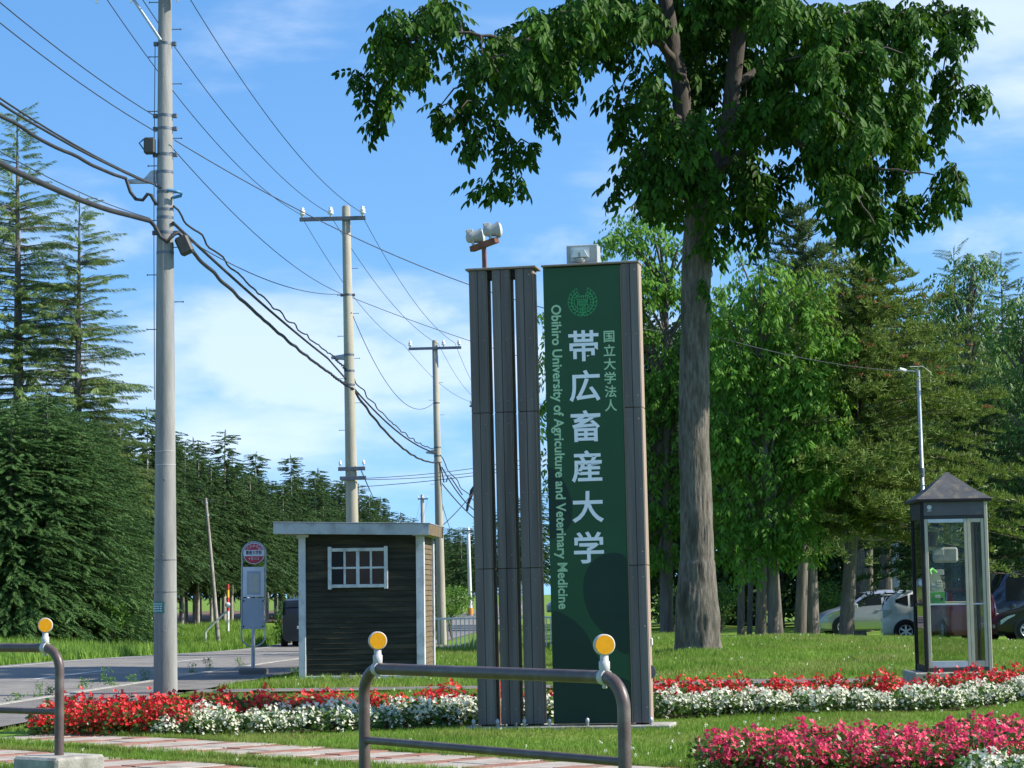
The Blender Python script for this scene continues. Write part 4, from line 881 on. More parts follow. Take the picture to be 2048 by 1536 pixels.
# ------------------------------------------------------------------ leaf templates
def compound(pairs, L, ll, lw, droop=.28, hexa=True):
    V = []; F = []
    def leaflet(b, d, s):
        d = d.normalized(); side_ = d.cross(Vector((0, 0, 1))); side_ = side_.normalized() if side_.length > .1 else Vector((0, 1, 0)); o = len(V); up = side_.cross(d)
        if hexa:
            for f, q, u in ((0, 0, 0), (.30, .9, .12), (.68, .75, .10), (1, 0, -.12), (.68, -.75, .10), (.30, -.9, .12)): V.append(tuple(b+d*ll*s*f+side_*lw*s*q*.5+up*lw*u))
            F.extend([(o, o+1, o+2, o+3), (o, o+3, o+4, o+5)])
        else:
            for f, q in ((0, 0), (.45, .5), (1, 0), (.45, -.5)): V.append(tuple(b+d*ll*s*f+side_*lw*s*q))
            F.append((o, o+1, o+2, o+3))
    for k in range(pairs):
        t = .22+.66*k/max(1, pairs-1); b = Vector((t*L, 0, -droop*L*t*t*1.4))
        for s in (-1, 1): leaflet(b, Vector((.42, s*.55, -.80)), (1-.12*abs(t-.6))*(1+.12*math.sin(k*5+s)))
    leaflet(Vector((.95*L, 0, -droop*L*1.3)), Vector((.75, 0, -.75)), 1)
    return np.array(V), np.array(F)
CL_near = compound(3, .31, .188, .082, .35); CL_far = compound(3, .34, .17, .060, hexa=False)
def tri_leaf_clump(n, rad, ll, lw, seed):
    r = np.random.default_rng(seed); V = []; F = []
    for k in range(n):
        p = r.normal(size=3); p = p/np.linalg.norm(p)*rad*r.uniform(.3, 1)**.5; d = r.normal(size=3)+np.array([0, 0, -.3]); d /= np.linalg.norm(d); s_ = np.cross(d, r.normal(size=3)); s_ /= np.linalg.norm(s_); o = len(V)
        V += [p, p+d*ll*.45+s_*lw*.5, p+d*ll, p+d*ll*.45-s_*lw*.5]; F.append((o, o+1, o+2, o+3))
    return np.array(V), np.array(F)
CLUMP = tri_leaf_clump(16, .30, .16, .10, 5)
def ellip(n, c, r, hollow=.35):
    p = RNG.normal(size=(n, 3)); p /= np.linalg.norm(p, axis=1)[:, None]; u = RNG.uniform(hollow**3, 1, n)**(1/3); return p*u[:, None]*np.array(r)+np.array(c), p
def leaves_at(pts, outd, tmpl, scale, pitch=(-.9, .1)):
    n = len(pts); yaw = np.arctan2(outd[:, 1], outd[:, 0])+RNG.normal(0, .7, n); pt = RNG.uniform(*pitch, n); ro = RNG.normal(0, .35, n)
    return bake(tmpl[0], tmpl[1], rots(yaw, pt, ro, scale*RNG.uniform(.62, 1.28, n)), pts)

# ------------------------------------------------------------------ the big ash tree
TB = at(1397, 1292, TRY); TB.z = float(zg(TB.x, TRY)); tz = zat(1397, 1292, TRY)
ash = thing('ash_tree', 'large broadleaved tree with a thick grey trunk standing on the grassy mound', 'tree', TB)
TP = lambda px, py, dy=0: at(px, py, TRY+dy)-TB
trunk_pts = [(1398, 1318, .43), (1397, 1290, .392), (1396, 1255, .395), (1395, 1200, .375), (1395, 1120, .320), (1391, 1000, .300), (1388, 870, .285), (1389, 740, .280), (1391, 600, .275), (1394, 500, .285), (1400, 430, .30), (1404, 395, .26)]
# trunk with slight irregularities
from mathutils import noise as mnoise
b = MB(); sg = 110; rings = []; SUB = 14
for j in range((len(trunk_pts)-1)*SUB+1):
    i, f = divmod(j, SUB); f /= SUB; a0 = trunk_pts[i]; a1 = trunk_pts[min(i+1, len(trunk_pts)-1)]
    c = TP(a0[0]+(a1[0]-a0[0])*f, a0[1]+(a1[1]-a0[1])*f); r_ = (a0[2]+(a1[2]-a0[2])*f)*(.94 if a0[1] < 1150 else 1); low = max(0, 1-(c.z)/.55); hh = c.z
    ring = []
    for k in range(sg):
        t = 2*PI*k/sg; cs_, sn_ = math.cos(t), math.sin(t)
        big = mnoise.noise(Vector((cs_*1.1, sn_*1.1, hh*.55)))*.075+mnoise.noise(Vector((cs_*2.3, sn_*2.3, hh*1.5+7)))*.05
        ridge = 1-abs(mnoise.noise(Vector((cs_*7.5, sn_*7.5, hh*1.7))))*2.2; fine = mnoise.noise(Vector((cs_*17, sn_*17, hh*5.5)))
        burl = .10*math.exp(-((hh-.95)/.20)**2)*max(0, math.cos(t+2.0))**2+.08*math.exp(-((hh-.62)/.16)**2)*max(0, math.cos(t+.6))**2+.05*math.exp(-((hh-2.35)/.12)**2)*max(0, math.cos(t+1.3))**4
        root = low**1.6*(.11*max(0, math.sin(2.0*t+1.0))**2+.08*max(0, math.sin(3.0*t-.4))**3)
        rr = r_*(1+big+burl+root)+.011*ridge+.006*fine
        ring.append(c+Vector((rr*cs_, rr*sn_, 0)))
    rings.append(ring)
vs = [v for r in rings for v in r]; b.add(vs, [(i*sg+k, i*sg+(k+1) % sg, (i+1)*sg+(k+1) % sg, (i+1)*sg+k) for i in range(len(rings)-1) for k in range(sg)], True)
b.build('trunk', 'bark', ash)
limbs = [
 [(1398, 440, 0, .22), (1384, 330, .1, .20), (1365, 200, .3, .18), (1345, 90, .5, .16), (1322, -40, .6, .13), (1300, -250, .4, .08), (1290, -480, 0, .03)],
 [(1408, 440, 0, .22), (1438, 320, -.1, .18), (1464, 200, -.3, .16), (1480, 60, -.4, .135), (1492, -120, -.3, .10), (1505, -380, 0, .04)],
 [(1347, 120, .4, .085), (1320, 85, -.2, .075), (1270, 62, -.9, .065), (1200, 52, -1.5, .055), (1120, 70, -2.0, .045), (1040, 80, -2.3, .035), (960, 70, -2.5, .028), (880, 60, -2.6, .02), (790, 90, -2.6, .012)],
 [(1340, 60, .4, .07), (1312, 42, .6, .055), (1254, 36, 1.2, .045), (1180, 20, 1.8, .035), (1090, -20, 2.2, .025), (1000, -60, 2.4, .014)],
 [(1432, 345, -.1, .075), (1500, 292, -.8, .065), (1560, 266, -1.2, .06), (1600, 286, -1.5, .055), (1680, 312, -1.9, .04), (1770, 340, -2.2, .025), (1870, 350, -2.4, .012)],
 [(1470, 170, -.3, .085), (1560, 112, .4, .07), (1680, 82, .9, .055), (1800, 70, 1.2, .035), (1920, 60, 1.3, .014)],
 [(1482, 30, -.4, .08), (1580, -50, -1.5, .06), (1700, -100, -2.4, .04), (1850, -110, -2.8, .016)],
 [(1392, 410, .1, .055), (1340, 385, -.5, .04), (1285, 350, -.9, .022)], [(1370, 240, .3, .05), (1320, 225, -.6, .035), (1250, 205, -1.1, .015)],
 [(1412, 430, 0, .05), (1460, 410, -.7, .035), (1520, 415, -1.1, .015)], [(1680, 312, -1.9, .03), (1720, 400, -2.0, .022), (1750, 450, -2.1, .012)],
 [(1330, 0, .6, .08), (1230, -140, 1, .05), (1100, -260, .8, .02)], [(1488, -60, -.3, .08), (1620, -240, .8, .05), (1780, -330, .9, .02)]]
lb = MB(); nodes = []
for lm in limbs:
    pts = [TP(a, b_, c) for a, b_, c, d in lm]; fine = []; rad = []
    for i in range(len(pts)-1):
        for k in range(4): t = k/4; fine.append(pts[i].lerp(pts[i+1], t)+Vector((random.uniform(-.03, .03), random.uniform(-.03, .03), random.uniform(-.03, .03)))); rad.append(lm[i][3]*(1-t)+lm[i+1][3]*t)
    fine.append(pts[-1]); rad.append(lm[-1][3]); lb.tube(fine, rad, 10); nodes += list(zip(fine, rad))
# leaf clusters, seen outline of the crown (pixels of the photo, radius in pixels, depth layers)
CLU = [(800, 40, 52, 40, 2), (872, 18, 50, 38, 2), (925, 55, 32, 28, 1), (770, 88, 38, 36, 2), (828, 110, 40, 40, 2), (722, 152, 36, 28, 1), (775, 165, 36, 28, 1), (752, 208, 34, 32, 1), (748, 240, 16, 10, 1), (862, 98, 30, 24, 1), (900, 85, 20, 18, 1),
 (965, 118, 46, 34, 2), (940, 165, 34, 22, 1), (1005, 75, 46, 34, 2), (1045, 125, 50, 38, 3), (1085, 50, 56, 44, 3), (1120, 110, 46, 40, 3), (1150, 22, 60, 40, 3), (1010, 165, 42, 22, 2), (1075, 165, 40, 22, 2), (1140, 165, 32, 22, 1),
 (878, 212, 34, 20, 1), (915, 225, 34, 24, 1), (960, 200, 36, 24, 1), (1005, 208, 26, 16, 1), (1100, 215, 42, 18, 1), (1085, 232, 20, 12, 1), (940, 272, 40, 28, 1), (985, 255, 32, 22, 1), (1030, 300, 40, 24, 1), (1055, 288, 22, 14, 1), (1025, 328, 18, 10, 1), (962, 374, 32, 20, 1), (1035, 365, 24, 18, 1), (1000, 370, 14, 10, 1),
 (1210, 25, 60, 44, 3), (1280, 20, 56, 40, 3), (1190, 85, 40, 34, 2), (1245, 95, 40, 28, 1), (1340, 20, 60, 40, 3), (1300, 120, 34, 28, 1), (1265, 150, 30, 22, 1), (1310, 180, 40, 36, 2), (1240, 190, 32, 26, 1), (1270, 225, 36, 28, 1), (1330, 250, 50, 40, 3), (1245, 262, 34, 24, 1), (1290, 305, 48, 34, 2), (1258, 330, 34, 26, 1), (1245, 370, 32, 24, 1), (1300, 375, 44, 32, 2), (1335, 340, 44, 36, 3), (1290, 410, 26, 18, 1), (1350, 400, 34, 26, 2),
 (1390, 60, 60, 60, 3), (1400, 160, 50, 60, 3), (1390, 260, 50, 55, 3), (1400, 340, 46, 46, 3), (1430, 400, 42, 34, 2), (1410, 470, 24, 30, 1), (1440, 455, 24, 20, 1), (1420, 520, 18, 22, 1), (1400, 560, 14, 16, 1),
 (1470, 40, 66, 50, 3), (1480, 130, 56, 60, 3), (1490, 230, 50, 50, 3), (1480, 320, 46, 40, 2), (1500, 380, 44, 34, 2), (1540, 380, 28, 26, 1), (1520, 430, 34, 28, 1), (1525, 470, 24, 16, 1), (1475, 440, 34, 24, 1), (1560, 335, 26, 24, 1),
 (1560, 30, 70, 50, 3), (1560, 120, 60, 46, 3), (1560, 200, 54, 38, 3), (1560, 245, 40, 22, 2), (1650, 40, 66, 50, 3), (1650, 130, 60, 44, 3), (1640, 215, 52, 40, 3), (1640, 270, 40, 30, 2), (1740, 30, 60, 46, 2), (1730, 110, 56, 44, 3), (1730, 190, 56, 44, 3), (1720, 265, 54, 40, 3), (1820, 30, 56, 40, 2), (1810, 110, 48, 40, 2), (1810, 195, 52, 40, 2), (1800, 265, 48, 36, 2), (1890, 30, 48, 40, 1), (1935, 28, 36, 32, 1), (1900, 75, 34, 24, 1), (1880, 150, 42, 26, 1), (1925, 180, 40, 24, 1), (1962, 180, 24, 22, 1), (1880, 210, 36, 26, 1), (1870, 245, 32, 22, 1),
 (1650, 320, 44, 34, 2), (1670, 370, 44, 36, 2), (1720, 335, 46, 34, 2), (1690, 420, 40, 34, 2), (1740, 400, 40, 36, 2), (1700, 455, 34, 30, 1), (1755, 455, 36, 34, 1), (1765, 500, 26, 22, 1), (1740, 490, 26, 16, 1), (1790, 345, 36, 22, 1), (1800, 300, 36, 24, 1), (1850, 290, 28, 20, 1), (1905, 335, 32, 24, 1), (1915, 370, 26, 26, 1), (1870, 380, 32, 22, 1), (1835, 400, 34, 26, 1), (1860, 415, 24, 18, 1), (1800, 410, 30, 30, 1), (1620, 300, 26, 24, 1), (1610, 240, 30, 26, 1)]
for k in range(70):   # the part of the crown above the frame
    a = random.uniform(0, 2*PI); q = random.random()**.5; CLU.append((1370+a*0+q*560*math.cos(a), -330+q*360*math.sin(a)*.9, 62, 48, 2))
VV = []; FF = []; off = 0; twig = MB()
for (px, py, rx, ry, nl) in CLU:
    if py < -30 and random.random() < .08: continue
    dys = {1: [0], 2: [-1.0, 1.1], 3: [-1.7, .4, 2.0]}[nl]
    if 1325 < px < 1490 and 0 < py < 230: dys = [.9, 2.2]
    base = -2.2 if px < 1180 else (-1.0 if px < 1330 else (-1.2 if px > 1600 else 0))
    for dy in dys:
        d_ = dy*1.2+base*(.6 if py > 0 else .2)+random.uniform(-.5, .5); c = TP(px+random.uniform(-6, 6), py+random.uniform(-5, 5), d_); R_ = (rx/110*.86, rx/110*.95, ry/110*.86)
        n = max(8, int(rx*ry/(52 if px < 1500 else 42))); p, od = ellip(n, c, R_, .2); od = od+np.array([0, 0, .25]); v, f = leaves_at(p-od*np.array([.10, .10, -.03]), od, CL_near, 1.0, (-1.1, .05)); VV.append(v); FF.append(f+off); off += len(v)
        nd = min(nodes, key=lambda q: (q[0]-c).length+(.8 if q[1] > .1 else 0)); mid_ = nd[0].lerp(c, .5)+Vector((0, 0, .12)); twig.tube([nd[0], mid_, c, c+Vector((random.uniform(-.2, .2), 0, -ry/110*.5))], [min(nd[1], .026), .017, .010, .004], 5, cap=False)
        nodes.append((c, .012))
lb.build('limbs', 'limb_bark', ash); tag(twig.build('twigs', 'limb_bark', ash), kind='stuff')
tag(link('crown', np_mesh('crown', np.concatenate(VV), np.concatenate(FF), 'ash_leaf'), ash), kind='stuff')

# ------------------------------------------------------------------ other broadleaved trees
def broad(label, px, Y, lumps, tw, m, bark='bark_dark', scale=1.0, dens=1.0, tmpl=None, lean=0, grp='trees of the wood behind the sign', pyb=1262, ttop=None, name='broadleaf_tree'):
    b0 = gpt(px, Y); t = thing(name, label, 'tree', b0, 0, grp); ppm = FPX/Y; VV = []; FF = []; off = 0; cs = []
    tops = ttop or min(l[1] for l in lumps)+60
    top = at(px+lean, tops, Y)-b0; tr = MB(); r0 = tw/ppm/2
    tr.tube([(0, 0, -.2), (0, 0, .25), top*.25+Vector((random.uniform(-.06, .06), 0, 0)), top*.6+Vector((random.uniform(-.1, .1), 0, 0)), top], [r0*1.35, r0*1.05, r0*.92, r0*.6, r0*.15], 12); tr.build('trunk', bark, t)
    lbm = MB(); any_ = False
    for (lx, ly, rx, ry) in lumps:
        dep = random.uniform(-.5, .5)*rx/ppm*1.2; c = at(lx, ly, Y+dep)-b0; Rr = (rx/ppm, rx/ppm, ry/ppm); n = int(dens*rx*ry/38)
        p, od = ellip(n, c, Rr, .45); st_ = RNG.random(n) < .22; p[st_] = np.array(c)+(p[st_]-np.array(c))*RNG.uniform(1.1, 1.7, (st_.sum(), 1)); od = od+np.array([0, 0, .3]); v, f = leaves_at(p, od, tmpl or CL_far, scale, (-.9, .2)); VV.append(v); FF.append(f+off); off += len(v)
        f_ = max(.3, min(.9, c.z/top.z-.12)); lbm.tube([top*f_, (top*f_).lerp(c, .6)+Vector((0, 0, .1)), c], [r0*.3, r0*.18, .01], 6, cap=False)
    tag(lbm.build('limbs', bark, t), kind='stuff')
    tag(link('crown', np_mesh('crown', np.concatenate(VV), np.concatenate(FF), m), t), kind='stuff'); return t
random.seed(11)
def lumps(x0, x1, y0, y1, n, r, seed, shape=None):
    q = random.Random(seed); out = []
    while len(out) < n:
        x, y = q.uniform(x0, x1), q.uniform(y0, y1); u, v = (x-(x0+x1)/2)/((x1-x0)/2), (y-(y0+y1)/2)/((y1-y0)/2)
        if u*u+abs(v)**2.6 < 1.0 and (shape is None or shape(x, y)): out.append((x, y, r*q.uniform(.7, 1.35), r*q.uniform(.40, .75)))
    return out
broad('bright green young tree rising directly behind the sign board', 1332, 57, lumps(1190, 1440, 430, 1120, 105, 37, 1)+[(1100, 640, 26, 30), (1095, 720, 26, 40), (1105, 820, 30, 50), (1110, 930, 28, 40), (1235, 470, 34, 28), (1260, 440, 26, 20)], 26, 'ash_leaf_light', scale=1.1, dens=1.25)
broad('bright green young tree spreading right of the big trunk', 1545, 54, lumps(1415, 1680, 520, 1120, 110, 37, 2)+[(1640, 870, 36, 40), (1650, 930, 34, 30), (1600, 760, 40, 30), (1470, 500, 26, 24), (1560, 590, 40, 24), (1610, 600, 30, 26), (1500, 1130, 34, 24), (1440, 1100, 30, 26)], 22, 'ash_leaf_light', scale=1.1, dens=1.25, lean=-25)
broad('tall light crowned tree at the back right of the pines', 1935, 84, lumps(1850, 2010, 500, 960, 60, 34, 3), 24, 'broad_leaf', scale=1.25, dens=1.1)
broad('dark leafy tree beside the frame edge behind the blue van', 2050, 80, lumps(1985, 2130, 560, 1120, 60, 36, 4), 24, 'broad_leaf', scale=1.25, dens=1.1)
broad('mid green bushy tree between the pines and the light crowned tree', 1830, 88, lumps(1760, 1900, 540, 900, 44, 34, 5), 20, 'broad_leaf', scale=1.25, dens=1.1)
broad('mid green tree filling between the bright trees and the broad pine', 1612, 66, lumps(1540, 1700, 640, 1090, 40, 42, 6), 16, 'broad_leaf', scale=1.2, dens=1.1)
broad('tall leafy tree behind the light crowned tree', 1880, 100, lumps(1790, 1990, 600, 1000, 50, 40, 7), 20, 'forest_leaf', scale=1.6)
broad('tall leafy tree at the far edge of the wood', 2090, 98, lumps(2020, 2180, 520, 1000, 50, 40, 8), 20, 'broad_leaf', scale=1.5)
for i, (px, Y) in enumerate(((2360, 66), (2400, 80), (2260, 92))):
    broad('leafy tree continuing the wood past the parked cars', px, Y, lumps(px-130, px+130, 560, 1130, 46, 52, 300+i), 24, 'forest_leaf', scale=1.6, tmpl=CLUMP, grp='trees past the parked cars')
# trunks of the wood with high crowns
for px, wd_, Y, ln, lab in ((1480, 15, 66, 4, 'slim dark trunk, first of the cluster right of the thick trunk'), (1497, 11, 69, 3, 'thinnest trunk in the cluster right of the thick trunk'), (1519, 22, 64, 6, 'broad dark trunk in the cluster right of the thick trunk'), (1556, 19, 61, -40, 'leaning trunk with a sunlit right flank, beside the cluster'), (1598, 24, 62, 30, 'leaning trunk crossing close to the thick pine trunk'), (1713, 34, 82, 0, 'pale grey trunk behind the silver car'), (1737, 16, 90, 0, 'thin shaded trunk behind the silver car roof'), (1770, 30, 96, 4, 'shaded trunk far behind the grey steel post'), (1985, 26, 92, -6, 'dark trunk behind the blue van')):
    broad(lab, px, Y, lumps(px-95, px+95, 700, 1010, 12, 46, int(px)), wd_, 'forest_leaf', scale=1.3, tmpl=CLUMP, lean=ln, bark='bark' if wd_ in (34, 19) else 'bark_dark', ttop=760)
for i in range(17):   # back of the wood, leafy to the ground
    px = 1225+i*56; Y = 104+(i % 3)*7; q = random.Random(i); tp_ = q.uniform(600, 720) if px < 1700 else q.uniform(640, 740)
    broad('dark leafy tree at the back of the wood, branched to the ground', px, Y, lumps(px-62, px+62, tp_, 1255, 26, 46, 100+i), 14, 'forest_leaf', scale=1.9, tmpl=CLUMP, grp='dense trees closing the back of the wood', ttop=tp_+120, dens=.8)

# ------------------------------------------------------------------ conifers
def spray(n, wid, hang, seed, ln=.34):
    """a flat conifer spray along +X built of narrow twigs"""
    r = random.Random(seed); V = []; F = []
    for k in range(n):
        t = k/n; s = 1 if k % 2 else -1; b_ = Vector((t, 0, -.10*t*t)); d = Vector((.75+r.uniform(-.1, .2), s*(.65+r.uniform(-.2, .2))*(1-.3*t), -hang+r.uniform(-.2, .2))).normalized(); L_ = ln*(1.15-.6*t)*r.uniform(.8, 1.2); sd = d.cross(Vector((0, 0, 1))).normalized()*wid; o = len(V)
        if r.random() < .5: sd = sd.cross(d)
        V += [b_, b_+d*L_*.4+sd, b_+d*L_, b_+d*L_*.4-sd]; F.append((o, o+1, o+2, o+3))
    o = len(V); V += [Vector((0, -.02, 0)), Vector((.6, -.03, -.03)), Vector((1.12, 0, -.14)), Vector((.6, .03, -.03))]; F.append((o, o+1, o+2, o+3))
    return np.array([tuple(v) for v in V]), np.array(F)
SPR = spray(30, .030, .34, 1, .30); LAR = spray(40, .016, .95, 2, .30)
def tuft(n, seed):
    r = np.random.default_rng(seed); V = []; F = []
    for k in range(n):
        d = r.normal(size=3); d[2] = abs(d[2])*.9+.15; d[0] += .5; d /= np.linalg.norm(d); s_ = np.cross(d, r.normal(size=3)); s_ = s_/np.linalg.norm(s_)*.07; p = np.array([r.uniform(-.6, .6), r.uniform(-.3, .3), 0]); o = len(V)
        V += [p-s_, p+s_, p+d*.55+s_*.3, p+d*.55-s_*.3]; F.append((o, o+1, o+2, o+3))
    return np.array(V), np.array(F)
TUF = tuft(24, 3)
def conifer_mesh(H, z0, Lmax, tmpl, size, whorl, nb, seed, slope=-.15, power=.85, step=None, wind=(0, 0), irregular=.25, skirt=1.0):
    r = np.random.default_rng(seed); P = []; YW = []; PT = []; SC = []; br = MB(); z = z0
    while z < H-.12:
        f = (z-z0)/(H-z0); L = Lmax*((1-f)**power)*(1 if f > .12 else skirt+(1-skirt)*f/.12)+.12
        for k in range(max(3, int(nb*(1-.4*f)))):
            a = r.uniform(0, 2*PI); l = L*(1+r.uniform(-irregular, irregular)); up = slope*(1-f)+(.02 if tmpl is SPR else .35)*f+(r.normal(0, .13) if tmpl is TUF else r.normal(0, .05)); st = step or size*.62; m = max(1, int(l/st)); zb = z+r.uniform(-.12, .12)
            br_p = []
            for j in range(m):
                t = (j+.35)/m*l if m > 1 else .1; sag_ = up*t-(.05 if tmpl is not TUF else .012)*t*t; lt = r.normal(0, .10+.10*t) if tmpl is TUF else 0; P.append((math.cos(a)*t-math.sin(a)*lt, math.sin(a)*t+math.cos(a)*lt, zb+sag_+(r.normal(0, .05) if tmpl is TUF else 0))); YW.append(a+r.normal(0, .35)); PT.append(math.atan(up-.10*t)+r.normal(0, .12)); SC.append(size*(.75+.5*r.random())*(1 if j else .8))
            if l > .6 and tmpl is not SPR: br.tube([(0, 0, zb), (math.cos(a)*l*.9, math.sin(a)*l*.9, zb+up*l*.9-(.05 if tmpl is not TUF else .012)*l*l*.8)], [.022, .006], 4, cap=False)
        z += whorl*(1-.35*f)*r.uniform(.8, 1.2)
    P.append((0, 0, H-.3)); YW.append(0); PT.append(PI/2); SC.append(.32)
    n = len(P); v, fc = bake(tmpl[0], tmpl[1], rots(np.array(YW), np.array(PT), r.normal(0, .25, n), np.array(SC)), np.array(P)); return v, fc, br
def conifer_proto(name, label, H, z0, Lmax, tmpl, m, bark, r0, grp=None, **k):
    t = thing(name, label, 'tree', (0, 0, 0), 0, grp); v, f, br = conifer_mesh(H, z0, Lmax, tmpl, **k)
    tr = MB(); tr.tube([(0, 0, -.4), (0, 0, H*.5), (0, 0, H-.05)], [r0, r0*.6, .012], 9); 
    tr.build('trunk', bark, t)
    if br.v: tag(br.build('boughs', bark, t), kind='stuff')
    tag(link('crown', np_mesh('crown', v, f, m), t), kind='stuff'); return t
# spruce plantation across the road
protos = [conifer_proto('spruce_tree', 'slim dark spruce with a bare pale lower trunk, in the plantation across the road', 7.3, 2.0+.2*i, 1.6, SPR, 'spruce_needle', 'bark_pale', .085, 'spruces of the plantation across the road', size=.56, whorl=.18, nb=14, seed=20+i, slope=-.30, power=.88, skirt=.75) for i in range(4)]
spots = []; q = random.Random(5)
for row in range(4):
    Y = 79+row*1.1
    while Y < 165:
        o_ = np.interp(Y, [78, 125, 280], [-9.6, -7.8, -6.6]); spots.append((float(cx(Y)+o_-row*1.9+q.uniform(-.4, .4)), Y+q.uniform(-.5, .5))); Y += q.uniform(1.6, 2.3)*(1 if Y < 105 else 1.6)*(1 if row < 2 else 1.2)
Y = 166
while Y < 330: spots.append((float(cx(Y)-7.0+q.uniform(-1.5, .8)), Y)); Y += q.uniform(3.5, 6)
for i, (x, y) in enumerate(spots):
    o = protos[i] if i < 4 else copy_tree(protos[q.randrange(4)]); o.location = (x, y, float(zg(x, y))); s_ = q.uniform(.96, 1.20); o.scale = (s_*q.uniform(.95, 1.1), s_, s_); o.rotation_euler = (0, q.uniform(-.02, .02), q.uniform(0, 6.28))
# right side of the far road: a few more
for i, (px, Y, s_) in enumerate(((905, 230, 1.15), (925, 215, 1.1), (945, 240, 1.2), (888, 250, 1.1), (965, 210, 1.2), (1000, 190, 1.2), (1040, 180, 1.3), (1075, 170, 1.3))):
    o = copy_tree(protos[i % 4]); p = at(px, 1200, Y); o.location = (p.x, Y, float(zg(p.x, Y))); o.scale = (s_*1.2, s_*1.2, s_); o['label'] = 'distant spruce beyond the end of the white fence'; o['group'] = 'distant spruces down the road'
tag(strip('forest_floor_shade', lambda y: cx(y)-26, lambda y: cx(y)-8.4, 76, 200, .05, 'soil', 2.0), kind='structure')  # dark soil sheet added so the ground under the spruces looks shaded
# dense spruces branched to the ground at the left edge
hp = [conifer_proto('hedge_spruce', 'dense spruce branched down to the grass in the thick screen below the larches', 5.3, .12, 1.75, SPR, 'hedge_needle', 'bark_dark', .09, 'dense spruces screening the left verge', size=.32, whorl=.115, nb=18, seed=40+i, slope=-.22, power=.62) for i in range(3)]
HED = ((-60, 66, 1.36), (20, 65, 1.33), (92, 66, 1.38), (158, 67, 1.30), (212, 70, 1.18), (55, 70, 1.42), (125, 72, 1.42), (-20, 73, 1.44), (182, 75, 1.34))
for i, (px, Y, s_) in enumerate(HED):
    o = hp[i] if i < 3 else copy_tree(hp[i % 3]); p = at(px, 1250, Y); o.location = (p.x, Y, float(zg(p.x, Y))); o.scale = (s_, s_, s_); o.rotation_euler = (0, 0, i*1.3)
def place(o, px, Y, s=1, rz=0, ty=0):
    p = at(px, 1250, Y); o.location = (p.x, Y, float(zg(p.x, Y))); o.scale = (s, s, s); o.rotation_euler = (0, ty, rz); return o
place(conifer_proto('larch_tree', 'taller airy larch at the picture edge, its top bent left', 14.0, 3.2, 1.85, LAR, 'larch_needle', 'bark_dark', .22, 'larches behind the dense spruces', size=.62, whorl=.34, nb=13, seed=61, slope=-.05, power=.8, irregular=.5, step=.24), 40, 77, 1.30, .4, -.012)
place(conifer_proto('larch_tree', 'shorter airy larch with long right hand boughs', 12.0, 2.6, 1.75, LAR, 'larch_needle', 'bark_dark', .18, 'larches behind the dense spruces', size=.60, whorl=.34, nb=13, seed=62, slope=-.05, power=.8, irregular=.5, step=.24), 152, 77, 1.27, 2.0, -.016)
# pines right of the sign
place(conifer_proto('pine_tree', 'broad yellow green pine with long level boughs behind the phone booth', 9.6, 2.9, 4.7, TUF, 'pine_needle', 'bark_dark', .20, 'pines behind the phone booth', size=.25, whorl=.36, nb=15, step=.15, seed=71, slope=.02, power=.62, irregular=.3, skirt=.8), 1690, 56, 1, .3, .095)
place(conifer_proto('pine_tree', 'tall dark pine rising between the bright green tree and the broad pine', 12.6, 3.0, 2.9, TUF, 'pine_dark', 'bark_dark', .21, 'pines behind the phone booth', size=.27, whorl=.36, nb=12, step=.17, seed=72, slope=.02, power=.6, irregular=.3), 1625, 64, 1, 1.3, -.004)
place(conifer_proto('pine_tree', 'pine filling the right edge behind the booth roof', 8.2, 2.2, 3.4, TUF, 'spruce_needle', 'bark_dark', .19, 'pines behind the phone booth', size=.27, whorl=.38, nb=12, step=.18, seed=73, slope=.02, power=.6, irregular=.3), 1935, 68, 1, 2.2, .03)
for i, (px, Y, H) in enumerate(((1931, 96, 16.4), (2026, 92, 15.5))):
    place(conifer_proto('larch_tree', ('larch tip standing above the light crowned tree', 'larch tip standing above the dark edge tree')[i], H, 6.0, 2.2, LAR, 'larch_needle', 'bark_dark', .2, 'larches in the wood', size=.9, whorl=.45, nb=8, seed=80+i, power=.7, irregular=.4), px, Y)
# russet dead sprays in the broad pine
dp_ = [(1745, 690), (1790, 745), (1850, 735), (1880, 735), (1820, 720), (1900, 750), (1760, 600), (1720, 480+90), (1700, 500+85), (1890, 760), (1980, 820), (1940, 700), (1870, 600), (1715, 745), (1730, 730)]
pts = np.array([at(x+random.uniform(-26, 26), y+random.uniform(-14, 14), 53.2) for x, y in dp_ for k in range(2)])
pd_ = bpy.data.objects.get('pine_tree'); v, f = bake(TUF[0], TUF[1], rots(RNG.uniform(0, 6, len(pts)), RNG.normal(0, .2, len(pts)), RNG.normal(0, .3, len(pts)), RNG.uniform(.07, .15, len(pts))), pts)
dead = link('dead_sprays', np_mesh('dead_sprays', v, f, 'pine_dead')); tag(dead, kind='stuff')
bpy.context.view_layer.update(); dead.parent = pd_; dead.matrix_parent_inverse = pd_.matrix_world.inverted()

